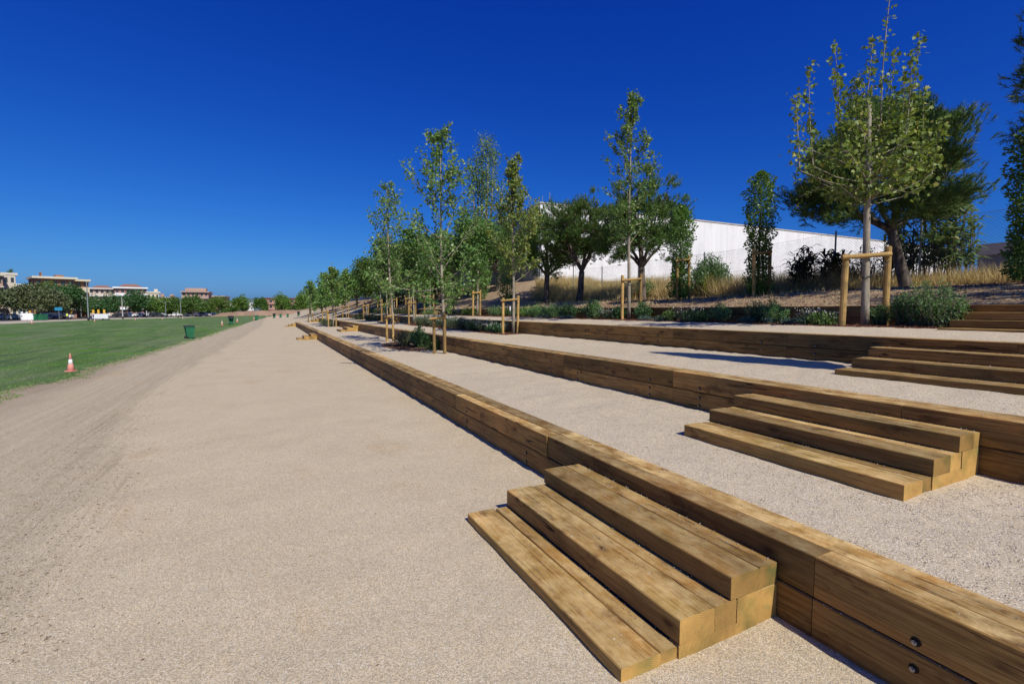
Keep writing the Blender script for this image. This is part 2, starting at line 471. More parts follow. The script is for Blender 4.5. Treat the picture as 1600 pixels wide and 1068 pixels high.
def white_wall():
    m, nt, b, out = new_mat('white_panel_wall'); n = N(nt)
    g = n.add('ShaderNodeNewGeometry').outputs['Position']
    c = n.mix(n.mapr(n.noise(n.scale(g, (.9, .9, .12)), 1, 5, .65), .42, .72), (.70, .70, .705), (.58, .58, .585))
    c = n.mix(n.math('MULTIPLY', n.mapr(n.noise(n.scale(g, (.5, .5, .5)), 1, 6, .7), .56, .68), .5), c, (.50, .50, .50))
    sc_ = n.noise(n.scale(g, (.8, .8, 1.2)), 1, 4, .6)
    sm = n.mapr(n.math('ABSOLUTE', n.math('SUBTRACT', sc_, .5)), .003, .012, 1, 0)
    sm = n.math('MULTIPLY', sm, n.mapr(n.noise(g, .35, 2), .5, .6))
    c = n.mix(n.math('MULTIPLY', sm, .6), c, (.40, .40, .41))
    dr = n.noise(n.scale(g, (2.2, 2.2, .10)), 1, 5, .7)
    c = n.mix(n.math('MULTIPLY', n.mapr(dr, .56, .72), .45), c, (.50, .49, .47))
    n.link(c, b.inputs['Base Color'])
    b.inputs['Roughness'].default_value = .75
    return m
M['white_wall'] = white_wall()

def corrugated():
    m, nt, b, out = new_mat('grey_sheet_metal'); n = N(nt)
    g = n.add('ShaderNodeNewGeometry').outputs['Position']
    n.link(n.mix(n.mapr(n.noise(n.scale(g, (1, .6, .12)), 1, 4), .35, .65), (.34, .37, .42), (.26, .29, .34)), b.inputs['Base Color'])
    b.inputs['Roughness'].default_value = .55
    return m
M['metal_grey'] = corrugated()

# ------------------------------------------------------------------ mesh helpers
def setp(o, label=None, category=None, group=None, kind=None):
    cat = category
    if label: o['label'] = label
    if cat: o['category'] = cat
    if group: o['group'] = group
    if kind: o['kind'] = kind
    return o

def link(name, me, mat=None, parent=None, loc=None, rot=None, **kw):
    o = bpy.data.objects.new(name, me)
    if mat is not None and me is not None and len(me.materials) == 0:
        for mm in (mat if isinstance(mat, (list, tuple)) else [mat]): me.materials.append(mm)
    COL.objects.link(o)
    if parent is not None: o.parent = parent
    if loc is not None: o.location = loc
    if rot is not None: o.rotation_euler = rot
    return setp(o, **kw)

def empty(name, loc=(0, 0, 0), rz=0, **kw):
    o = bpy.data.objects.new(name, None)
    o.empty_display_size = .2
    COL.objects.link(o)
    o.location = loc; o.rotation_euler = (0, 0, rz)
    return setp(o, **kw)

class MB:
    """collects geometry for one mesh"""
    def __init__(s): s.v, s.f, s.mi, s.cur = [], [], [], 0
    def addv(s, vs, fs):
        b = len(s.v)
        s.v.extend([tuple(q) for q in vs])
        for f in fs: s.f.append(tuple(i + b for i in f)); s.mi.append(s.cur)
    def box(s, x0, x1, y0, y1, z0, z1):
        s.addv([(x0, y0, z0), (x1, y0, z0), (x1, y1, z0), (x0, y1, z0), (x0, y0, z1), (x1, y0, z1), (x1, y1, z1), (x0, y1, z1)],
               [(3, 2, 1, 0), (4, 5, 6, 7), (0, 1, 5, 4), (1, 2, 6, 5), (2, 3, 7, 6), (3, 0, 4, 7)])
    def tube(s, pts, rad, n=6, cap=True):
        b = len(s.v)
        pts = [Vector(p) for p in pts]
        if not hasattr(rad, '__len__'): rad = [rad] * len(pts)
        for i, p in enumerate(pts):
            d = (pts[min(i + 1, len(pts) - 1)] - pts[max(i - 1, 0)])
            if d.length < 1e-9: d = Vector((0, 0, 1))
            d.normalize()
            u = d.cross(Vector((0, 1, 0)) if abs(d.y) < .8 else Vector((1, 0, 0))).normalized()
            w = d.cross(u)
            for k in range(n):
                a = 2 * math.pi * k / n
                s.v.append(tuple(p + (u * math.cos(a) + w * math.sin(a)) * rad[i]))
        for i in range(len(pts) - 1):
            for k in range(n):
                a, c = b + i * n + k, b + i * n + (k + 1) % n
                s.f.append((a, c, c + n, a + n)); s.mi.append(s.cur)
        if cap:
            s.f.append(tuple(b + k for k in range(n))[::-1]); s.mi.append(s.cur)
            e = b + (len(pts) - 1) * n
            s.f.append(tuple(e + k for k in range(n))); s.mi.append(s.cur)
    def lathe(s, prof, n=16, c=(0, 0, 0)):
        b = len(s.v)
        for r, z in prof:
            for k in range(n):
                a = 2 * math.pi * k / n
                s.v.append((c[0] + r * math.cos(a), c[1] + r * math.sin(a), c[2] + z))
        for i in range(len(prof) - 1):
            for k in range(n):
                a, d = b + i * n + k, b + i * n + (k + 1) % n
                s.f.append((a, d, d + n, a + n)); s.mi.append(s.cur)
        s.f.append(tuple(b + k for k in range(n))[::-1]); s.mi.append(s.cur)
        e = b + (len(prof) - 1) * n
        s.f.append(tuple(e + k for k in range(n))); s.mi.append(s.cur)
    def mesh(s, name, smooth=False):
        me = bpy.data.meshes.new(name)
        me.from_pydata(s.v, [], s.f)
        if any(s.mi): me.polygons.foreach_set('material_index', s.mi)
        if smooth: me.polygons.foreach_set('use_smooth', [True] * len(me.polygons))
        me.update()
        return me

def np_mesh(name, V, F):
    """V (n,3), F (m,k) with constant k"""
    me = bpy.data.meshes.new(name)
    V = np.asarray(V, np.float32); F = np.asarray(F, np.int32)
    m, k = F.shape
    me.vertices.add(len(V)); me.vertices.foreach_set('co', V.ravel())
    me.loops.add(m * k); me.loops.foreach_set('vertex_index', F.ravel())
    me.polygons.add(m)
    me.polygons.foreach_set('loop_start', np.arange(0, m * k, k, dtype=np.int32))
    me.polygons.foreach_set('loop_total', np.full(m, k, np.int32))
    me.update(calc_edges=True)
    return me

def grid_sheet(name, xs, ys, zf, mat, **kw):
    nx, ny = len(xs), len(ys)
    V = np.array([(x, y, zf(x, y)) for y in ys for x in xs], np.float32)
    i, j = np.meshgrid(np.arange(nx - 1), np.arange(ny - 1))
    a = (j * nx + i).ravel()
    F = np.stack([a, a + 1, a + nx + 1, a + nx], 1)
    me = np_mesh(name, V, F)
    me.polygons.foreach_set('use_smooth', [True] * len(me.polygons))
    return link(name, me, mat, **kw)

def steps(a, b, d0, grow=1.0, cap=1e9):
    out = [a]; d = d0
    while out[-1] < b - d * .5:
        out.append(out[-1] + d); d = min(d * grow, cap)
    out[-1] = b
    return out

def unit(a):
    return a / np.maximum(np.linalg.norm(a, axis=1, keepdims=True), 1e-9)

RHOMB = (np.array([(0, 0, 0), (.42, .36, .09), (1, 0, -.05), (.42, -.36, .09)]), np.array([(0, 3, 2, 1)]))
MAPLE = (np.array([(0, 0, 0), (.12, .42, .05), (.38, .28, .02), (.55, .56, .08), (.62, .22, .02), (1.05, 0, -.06), (.62, -.22, .02), (.55, -.56, .08), (.38, -.28, .02), (.12, -.42, .05), (.35, 0, -.03)]),
         np.array([(10, 0, 9), (10, 9, 8), (10, 8, 7), (10, 7, 6), (10, 6, 5), (10, 5, 4), (10, 4, 3), (10, 3, 2), (10, 2, 1), (10, 1, 0)]))
NEEDLE = (np.array([(0, .5, 0), (0, -.5, 0), (1, 0, 0)]), np.array([(0, 1, 2)]))
BLADE = (np.array([(0, .5, 0), (0, -.5, 0), (.55, -.36, .05), (.55, .36, .05), (1, 0, .16)]), None)

def cards(P, D, Nn, L, W, tpl):
    """leaf-like cards: position, tip direction, normal, length, width"""
    T, F = tpl
    D = unit(D); B = unit(np.cross(Nn, D)); Nn = np.cross(D, B)
    n = len(P)
    L = np.broadcast_to(L, (n,))[:, None, None]; W = np.broadcast_to(W, (n,))[:, None, None]
    t = T[None]
    V = P[:, None] + t[..., 0:1] * L * D[:, None] + t[..., 1:2] * W * B[:, None] + t[..., 2:3] * L * Nn[:, None]
    k = len(T)
    FF = (F[None] + (np.arange(n) * k)[:, None, None]).reshape(-1, F.shape[1])
    return V.reshape(-1, 3), FF

def cards_mesh(name, parts):
    Vs, Fs, o = [], [], 0
    for V, F in parts:
        Vs.append(V); Fs.append(F + o); o += len(V)
    return np_mesh(name, np.concatenate(Vs), np.concatenate(Fs))

def rdir(n, up=0.0):
    a = NR.normal(size=(n, 3)); a[:, 2] += up
    return unit(a)

# ------------------------------------------------------------------ the ground
xs = [-900, -600, -400, -250, -160, -110, -80] + steps(-60, -8, 3.0) + steps(-7, -3.2, .22)[0:] + steps(-3.1, 2.75, .075) + [3.2, 4, 6, 8, 11, 14, 18, 24, 32, 45, 70, 110, 180, 300, 600, 900]
ys = [-60, -20, -5, -1] + steps(0.0, 8, .085) + steps(8.1, 40, .14, 1.03, 1.2) + steps(41.5, 110, 1.7) + [120, 135, 160, 190, 230, 300, 400, 600, 900, 1500, 2500]
def ground_z(x, y):
    if x > 3.0 and y < 59: return -0.25
    return gz(x, y)
grid_sheet('ground', xs, ys, ground_z, M['path'], kind='structure')

# lawn with an uneven edge
EDGE = [(0, -5.9), (8, -5.5), (13.6, -5.03), (16.5, -4.86), (20.9, -4.79), (27, -4.53), (36.6, -4.11), (51.5, -3.78), (70, -3.1), (100, -2.27), (140, -.8), (184, 1.6), (262, 8)]
FARL = [(-60, 40), (-50, 70), (-37.8, 103.7), (-38.4, 125.9), (-35.5, 146.5), (-28.1, 169.5), (-17.1, 186.2), (-4.7, 209.4), (7.9, 261.7)]
def interp(tab, t):
    for (a, va), (b, vb) in zip(tab, tab[1:]):
        if t <= b: return va + (vb - va) * max(0, (t - a)) / (b - a)
    return tab[-1][1]
def edge_x(y):
    w = 1 / (1 + y / 60)
    return interp(EDGE, y) + w * (.35 * nz(0, y * .45) + .26 * nz(3, y * 1.7) + .20 * nz(5, y * 5) + .10 * nz(7, y * 13)) * 1.5
def far_x(y):
    if y < 95: return -140
    if y < 126: return -140 + (140 - 38.6) * sstep(95, 108, y)
    t = [(b, a) for a, b in FARL[3:]]
    return interp(t, y)
mb = MB()
gy = steps(3, 60, .16, 1.012, .8) + steps(61, 205, 2.4)
rows = []
for y in gy:
    xe, xf = edge_x(y), far_x(y)
    if xe - xf < 0.5: break
    fr = [0, .35, .6, .75, .85, .91, .95, .975, .988, .994, .998, 1.0]
    rows.append([(xf + (xe - xf) * q, y) for q in fr])
V = []
for r_ in rows:
    for k, (x, y) in enumerate(r_):
        V.append((x, y, gz(x, y) + (.022 if k < len(r_) - 1 else .002)))
nx = len(rows[0]); i, j = np.meshgrid(np.arange(nx - 1), np.arange(len(rows) - 1)); a = (j * nx + i).ravel()
link('grass_field', np_mesh('grass_field', V, np.stack([a, a + 1, a + nx + 1, a + nx], 1)), M['lawn'], kind='structure')

# blades of grass where the lawn comes nearest
n = 60000
yy = 8 + 60 * NR.random(n) ** 1.9
dx = NR.random(n) ** 1.7
xe = np.array([edge_x(y) for y in yy])
xx = xe + .30 - dx * (5 + yy * .7)
zz = np.array([gz(x, y) for x, y in zip(xx, yy)]) + .01
P = np.stack([xx, yy, zz], 1)
D = rdir(n, 2.2); sz = .022 + .032 * NR.random(n)
bl = cards(P, D, rdir(n), sz, .009 + yy * .0005, NEEDLE)
M['lawn_blade'] = grass_mat('lawn_blade', 1.25, .2)
link('lawn_grass', np_mesh('lawn_grass', *bl), M['lawn_blade'], label='short grass blades along the near edge of the lawn', category='grass', kind='stuff')

# pale verge and street beyond the lawn
mb = MB()
pts = [(-140, 92), (-60, 96), (-38, 104.5), (-38.6, 126), (-35.7, 146.5), (-28.3, 169.6), (-17.3, 186.3), (-4.9, 209.5), (7.7, 261.8)]
o2 = [(-150, 128), (-75, 138), (-48, 134), (-47, 150), (-43, 177), (-33, 205), (-20, 235), (0, 262), (20, 300)]
o3 = [(-260, 300), (-200, 320), (-160, 340), (-140, 360), (-120, 400), (-80, 440), (-40, 480), (0, 520), (60, 560)]
def strip(name, A, B, z, mat):
    m_ = MB()
    vs = [(x, y, z) for x, y in A] + [(x, y, z) for x, y in B]
    k = len(A)
    m_.addv(vs, [(i, i + 1, k + i + 1, k + i) for i in range(k - 1)])
    link(name, m_.mesh(name), mat, kind='structure')
strip('verge', pts, o2, -.432, M['verge'])
strip('street', o2, o3, -.436, M['asphalt'])

# terraces
def txs(a, b): return steps(a, b, .09)
def tys(): return steps(.0, 9, .09) + steps(9.1, 40, .13, 1.03, 1.2) + steps(41.5, 70, 1.5)
ty = tys()
grid_sheet('terrace_gravel_lower', txs(W1 + .2, W2 + .05), [-30, -4] + ty, lambda x, y: tz(1, x, y), M['gravel'], kind='structure')
grid_sheet('terrace_gravel_middle', txs(W2 + .2, W3 + .05), [-30, -4] + ty, lambda x, y: tz(2, x, y), M['gravel'], kind='structure')
grid_sheet('terrace_gravel_upper', txs(W3 + .2, W4 + .05), [-30, -4] + ty, lambda x, y: tz(3, x, y), M['gravel'], kind='structure')
bx = steps(W4 + .22, 19, .16) + [20, 22, 25, 30, 40, 60, 90, 140, 220]
by = [-60, -20, -8] + steps(-4, 45, .2) + steps(46, 90, 1.0) + [95, 105, 120, 150, 200, 260]
grid_sheet('earth_slope', bx, by, lambda x, y: bz(x, y), M['slope'], kind='structure')

# ------------------------------------------------------------------ timbers
TM = {}
def timber_mesh(w, l, h, seed=0, ch=.006, bow=.004):
    """sleeper lying along Y, origin at its centre, eased edges, slightly out of true"""
    key = (round(w, 3), round(l, 3), round(h, 3), seed)
    if key in TM: return TM[key]
    r = random.Random(seed * 77 + 5)
    vs, fs = [], []
    ny = 3 if l > 1 else 2
    sec = [(-w / 2 + ch, -h / 2), (w / 2 - ch, -h / 2), (w / 2, -h / 2 + ch), (w / 2, h / 2 - ch), (w / 2 - ch, h / 2), (-w / 2 + ch, h / 2), (-w / 2, h / 2 - ch), (-w / 2, -h / 2 + ch)]
    jx = [r.uniform(-bow, bow) for _ in range(ny)]; jz = [r.uniform(-bow * .5, bow * .5) for _ in range(ny)]
    for k in range(ny):
        y = -l / 2 + l * k / (ny - 1)
        for (x, z) in sec: vs.append((x + jx[k], y, z + jz[k]))
    for k in range(ny - 1):
        for q in range(8):
            a, b_ = k * 8 + q, k * 8 + (q + 1) % 8
            fs.append((a, b_, b_ + 8, a + 8))
    fs.append(tuple(range(8))); fs.append(tuple(range((ny - 1) * 8, ny * 8))[::-1])
    me = bpy.data.meshes.new('timber')
    me.from_pydata(vs, [], fs); me.update()
    bm_ = bmesh.new(); bm_.from_mesh(me); bmesh.ops.recalc_face_normals(bm_, faces=bm_.faces); bm_.to_mesh(me); bm_.free()
    TM[key] = me
    return me

def beam(name, parent, x0, x1, y0, y1, z0, z1, mat, seed=0, **kw):
    me = timber_mesh(x1 - x0, y1 - y0, z1 - z0, seed)
    if len(me.materials) == 0: me.materials.append(mat)
    off = parent.location if parent else Vector((0, 0, 0))
    return link(name, me, None, parent, Vector(((x0 + x1) / 2, (y0 + y1) / 2, (z0 + z1) / 2)) - off, **kw)

mb = MB()
mb.tube([(0, 0, 0), (-.002, 0, 0)], .021, 14); bolt_hole_shade = mb.mesh('bolt_hole_shade')  # dark disc on the timber, painting in the shade of a drilled recess
mb = MB()
mb.tube([(0, .003, -.004), (-.008, .003, -.004)], .012, 6); mb.tube([(-.008, .003, -.004), (-.013, .003, -.004)], .006, 6); bolt_head = mb.mesh('bolt')

def wall(name, label, X, top, base, joints0, seed, H2, y_back=-14):
    root = empty(name, (X, y_back, base), label=label, category='retaining wall', group='timber retaining walls of the terraces')
    r = random.Random(seed)
    hh = (top - base) / 2
    # joints: measured ones first, then every 2.75 m
    js = list(joints0)
    while js[0] > y_back: js.insert(0, js[0] - 2.74)
    while js[-1] < WEND: js.append(js[-1] + 2.75)
    js[-1] = WEND
    g = .004
    for a, b_ in zip(js, js[1:]):
        if b_ - a < .3: continue
        tl = round(b_ - a - g, 3)
        s = r.randint(0, 5)
        dxx = r.uniform(0, .010)
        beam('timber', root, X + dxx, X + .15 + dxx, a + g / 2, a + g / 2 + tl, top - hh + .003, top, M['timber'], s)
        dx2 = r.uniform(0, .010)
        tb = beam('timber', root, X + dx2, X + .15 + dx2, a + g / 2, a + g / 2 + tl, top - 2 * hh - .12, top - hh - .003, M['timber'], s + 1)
        if -2 < a < 40:
            for yb in (a + .46, b_ - .46):
                for dz_, dq in ((.175, dxx), (.298, dx2), (.398, dx2)):
                    if r.random() < .15 and a > 2: continue
                    if abs(yb - 1.06) < .1 and dz_ > .35: continue
                    p_ = (X + dq + .001 - root.location.x, yb - root.location.y, top - dz_ - root.location.z)
                    o = link('bolt_hole_shade', bolt_hole_shade, M['hole_shade'], root, p_)
                    if a < 12: link('bolt', bolt_head, M['bolt'], root, (p_[0] - .003, p_[1], p_[2]))
    # back row of the coping, joints shifted
    sh = r.choice((.02, .05)) if seed == 1 else .7
    for a, b_ in zip(js, js[1:]):
        a2, b2 = a + sh * (1 if seed != 1 else 1), b_ + sh
        if b2 > WEND: b2 = WEND
        if b2 - a2 < .3: continue
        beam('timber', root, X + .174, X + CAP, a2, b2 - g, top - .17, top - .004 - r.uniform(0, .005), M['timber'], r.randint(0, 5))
    return root

wall('timber_wall', 'lowest timber retaining wall, between the sandy path and the first gravel terrace', W1, T1, 0.0, [1.534, 4.316, 7.1], 1, .448)
wall('timber_wall', 'second timber retaining wall up the slope, behind the lowest gravel terrace', W2, T2, T2 - .456, [2.268, 4.965, 7.75, 10.2, 12.6], 2, .456)
wall('timber_wall', 'third timber retaining wall up the slope, below the planted terrace', W3, T3, T3 - .42, [2.37, 5.1, 7.6, 10.3, 13.0], 3, .42)
wall('timber_wall', 'topmost timber retaining wall, between the planting bed and the bare earth slope', W4, T4, T4 - .42, [1.4, 4.1, 6.9, 9.6], 4, .42)

def lmesh(x0, xs_, x1, y0, y1, z0, zs, z1):
    """L-shaped end piece: low from x0 to xs_, full height from xs_ to x1"""
    P2 = [(x0, z0), (x1, z0), (x1, z1), (xs_, z1), (xs_, zs), (x0, zs)]
    m_ = MB(); n_ = len(P2)
    vs = [(x, y0, z) for x, z in P2] + [(x, y1, z) for x, z in P2]
    fs = [(0, 1, 2, 3, 4, 5)] + [tuple(reversed(range(6, 12)))] + [(i, i + 6, (i + 1) % 6 + 6, (i + 1) % 6) for i in range(6)]
    m_.addv(vs, fs); return m_.mesh('side_timber')

def stairs(label, xb, x0, x1, x2, y0, y1, zb, z0, z1, zt, gap=.242, mark=True, seed=0):
    """xb board front, x0 lower riser, x1 upper riser, x2 wall face; zb gravel level"""
    root = empty('timber_steps', (xb, y0, zb), label=label, category='steps', group='timber steps set against the terrace walls')
    m = M['timber_step']; r = random.Random(seed + 40)
    g = .003
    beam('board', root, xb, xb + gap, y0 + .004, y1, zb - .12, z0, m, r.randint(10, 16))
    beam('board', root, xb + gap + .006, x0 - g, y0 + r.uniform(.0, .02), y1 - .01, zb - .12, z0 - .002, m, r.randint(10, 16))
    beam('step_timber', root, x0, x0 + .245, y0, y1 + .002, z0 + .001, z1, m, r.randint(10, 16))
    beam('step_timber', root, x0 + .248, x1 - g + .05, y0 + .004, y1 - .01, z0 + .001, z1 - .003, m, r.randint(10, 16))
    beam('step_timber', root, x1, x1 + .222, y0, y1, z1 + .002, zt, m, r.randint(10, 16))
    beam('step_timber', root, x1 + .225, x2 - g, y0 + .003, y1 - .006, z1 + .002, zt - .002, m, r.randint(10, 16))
    # side pieces closing each end
    L = Vector(root.location)
    for a, b_ in ((y0 + .001, y0 + .07), (y1 - .07, y1 - .003)):
        me = lmesh(x0 - .002 - L.x, x1 + .052 - L.x, x2 - g - L.x, a - L.y, b_ - L.y, zb - .12 - L.z, z0 - L.z, z1 - .001 - L.z)
        link('side_timber', me, m, root)
    return root

names_w = ['the lowest timber wall', 'the second timber wall', 'the third timber wall', 'the topmost timber wall']
spec = [(1.435, 1.798, 2.164, W1, 0.0, .066, .203, .331),
        (3.855, 4.226, 4.595, W2, T2 - .456, .559, .688, .812),
        (6.44, 6.80, 7.17, W3, T3 - .40, 1.010, 1.135, 1.262),
        (8.95, 9.32, 9.69, W4, 1.462, 1.490, 1.605, 1.725)]
for k, s in enumerate(spec):
    for q, (a, b_) in enumerate(STEPY):
        where = ('nearest the camera', 'halfway along the wall', 'near the far end of the wall')[q]
        xb, x0, x1, x2, zb, z0, z1, zt = s
        stairs(f'timber steps set against {names_w[k]}, {where}', xb, x0, x1, x2, a, b_, zb, z0, z1, zt, seed=k * 5 + q)

# ------------------------------------------------------------------ loose pebbles and bark
def pebbles(name, label, pts, size, mat, flatness=.6):
    n_ = len(pts)
    P_ = np.array(pts, np.float32)
    T = np.array([(1, 0, 0), (-.5, .85, 0), (-.5, -.85, 0), (0, 0, 1), (0, 0, -1)], float)
    Fq = np.array([(0, 1, 3), (1, 2, 3), (2, 0, 3), (1, 0, 4), (2, 1, 4), (0, 2, 4)])
    s = (size[0] + (size[1] - size[0]) * NR.random(n_) ** 3)
    an = NR.random(n_) * 6.28
    ca, sa = np.cos(an), np.sin(an)
    jit = 1 + .35 * NR.normal(size=(n_, 5, 3))
    V_ = T[None] * jit
    V_[..., 2] *= flatness
    X = V_[..., 0] * ca[:, None] - V_[..., 1] * sa[:, None]
    Y = V_[..., 0] * sa[:, None] + V_[..., 1] * ca[:, None]
    V_ = np.stack([X, Y, V_[..., 2]], 2) * s[:, None, None] + P_[:, None]
    Fa = (Fq[None] + (np.arange(n_) * 5)[:, None, None]).reshape(-1, 3)
    return link(name, np_mesh(name, V_.reshape(-1, 3), Fa), mat, label=label, category='gravel', kind='stuff')

pt = []
for _ in range(42000):
    y = .9 + 8 * R.random() ** 1.8; x = R.uniform(-3.6, W1 - .01) if R.random() < .8 else W1 - R.random() ** 2 * .5
    if x > 1.42 and 1.7 < y < 3.76: continue
    pt.append((x, y, gz(x, y) + .0005))
pebbles('path_pebbles', 'fine loose grit on the sandy path', pt, (.0016, .0050), M['pebble'], .45)
pt = []
for _ in range(65000):
    y = .6 + 9 * R.random() ** 1.5; x = R.uniform(W1 + .34, W2)
    if x > 3.83 and 1.68 < y < 3.74: continue
    pt.append((x, y, tz(1, x, y) + .0005))
for _ in range(26000):
    y = 1.2 + 9 * R.random() ** 1.3; x = R.uniform(W2 + .34, W3)
    if x > 6.42 and 1.68 < y < 3.74: continue
    pt.append((x, y, tz(2, x, y) + .0005))
pebbles('terrace_pebbles', 'crushed stone grains on the lower gravel terraces', pt, (.0022, .0065), M['grit'], .4)
pt = []
for _ in range(5200):
    y = 3.2 + 9 * R.random() ** 1.4
    x = interp([(3, -1.35), (5, -1.35), (12, -2.4), (14, -2.4)], y) + R.gauss(-.25, .35)
    pt.append((x, y, gz(x, y) + .001))
pebbles('dirt_clods', 'clods of earth and small stones thrown up along the edge of the dirt track', pt, (.003, .013), M['clod'], .35)
lp = []
for _ in range(170):
    if R.random() < .5: x, y = R.uniform(-3, 2.2), 1.2 + 8 * R.random() ** 1.3; z_ = gz(x, y)
    else: x, y = R.uniform(3.0, 4.8), 1.2 + 9 * R.random() ** 1.2; z_ = tz(1, x, y)
    if x > 1.4 and x < 2.6 and 1.7 < y < 3.76: continue
    lp.append((x, y, z_ + .004))
lp = np.array(lp)
link('fallen_leaves', np_mesh('fallen_leaves', *cards(lp, rdir(len(lp)) * np.array([1, 1, .15]), rdir(len(lp), 2.5), .012 + .02 * NR.random(len(lp)) ** 2, .012, RHOMB)), M['bark_chip'], label='dry brown leaf scraps lying on the sand and gravel', category='leaf litter', kind='stuff')
# grains kicked up onto the timbers
pt = []
for (xb, x0, x1, x2, zb, z0, z1, zt) in spec[:3]:
    for lo, hi, z in ((xb, x0, z0), (x0, x1, z1), (x1, x2, zt)):
        for _ in range(150):
            pt.append((hi - (hi - lo) * R.random() ** 2.4 * .95 - .004, R.uniform(1.76, 3.7), z + .002))
for X, T, m_ in ((W1, T1, 420), (W2, T2, 320), (W3, T3, 160)):
    for _ in range(m_):
        pt.append((X + CAP - CAP * R.random() ** 2.2 * .97, R.uniform(.8, 9), T + .001))
for _ in range(26):   # stones jammed in the open joint of the near lowest wall
    pt.append((W1 + .004, R.uniform(.6, 1.5), .224))
pebbles('stray_gravel', 'white gravel grains scattered on the timber treads and copings', pt, (.0025, .0075), M['pebble'])

def chips(name, label, region, count, zf, lo=.012, hi=.035):
    n_ = 0; P_ = []
    while len(P_) < count:
        x, y = region()
        P_.append((x, y, zf(x, y) + R.uniform(.004, .02)))
    P_ = np.array(P_); n_ = len(P_)
    D_ = rdir(n_); D_[:, 2] *= .35
    Nn = rdir(n_, 2.0)
    s = lo + (hi - lo) * NR.random(n_)
    s = s * (1 + P_[:, 1] / 30)
    link(name, np_mesh(name, *cards(P_, D_, Nn, s, s * .55, RHOMB)), M['bark_chip'], label=label, category='mulch', kind='stuff')

def ell(cx, cy, rx, ry):
    def f():
        while 1:
            a, b_ = R.uniform(-1, 1), R.uniform(-1, 1)
            q = a * a + b_ * b_
            if q < 1 and (q < .6 or R.random() < .5): return cx + a * rx, cy + b_ * ry
    return f
chips('bark_mulch', 'red-brown bark mulch round the dark bush on the lower terrace', ell(4.25, 17.3, .62, 2.3), 7000, lambda x, y: tz(1, x, y))
def band(x0, x1, y0, y1):
    def f():
        y = y0 + (y1 - y0) * R.random() ** 1.3
        x = R.uniform(x0 - .10 * math.sin(y * 1.3), x1)
        return x, y
    return f
chips('bark_mulch', 'red-brown bark mulch in the lavender bed on the middle terrace', band(6.75, 7.48, 14.2, 28), 12000, lambda x, y: tz(2, x, y))
chips('bark_mulch', 'red-brown bark mulch in the long bed of the upper terrace', band(9.08, 10.04, 3.78, 34), 42000, lambda x, y: tz(3, x, y))
def slope_reg():
    y = 2.5 + 14 * R.random() ** 1.2
    return R.uniform(10.6, 14.8), y
chips('wood_litter', 'brown twigs and chips littering the earth slope', slope_reg, 16000, bz, .01, .05)
# dark soil bed sheets under the mulch
def bed(name, x0, x1, y0, y1, zf):
    grid_sheet(name, steps(x0, x1, .12), steps(y0, y1, .25), lambda x, y: zf(x, y) + .006 * min(1, 8 * (x - x0)), M['bed'], kind='structure')
M['bed'] = flat('bark_bed_soil', (.15, .075, .048), .95, .35, 25, bump=.6)
bed('planting_bed_upper', 9.12, 10.04, 3.82, 34, lambda x, y: tz(3, x, y))
bed('planting_bed_middle', 6.85, 7.49, 14.4, 28, lambda x, y: tz(2, x, y))

# ------------------------------------------------------------------ trees
def curve_pts(p0, d0, length, n, up, jit, r):
    pts = [Vector(p0)]; d = Vector(d0).normalized()
    for i in range(n):
        d = (d + Vector((r.uniform(-jit, jit), r.uniform(-jit, jit), up + r.uniform(-jit, jit)))).normalized()
        pts.append(pts[-1] + d * (length / n))
    return pts

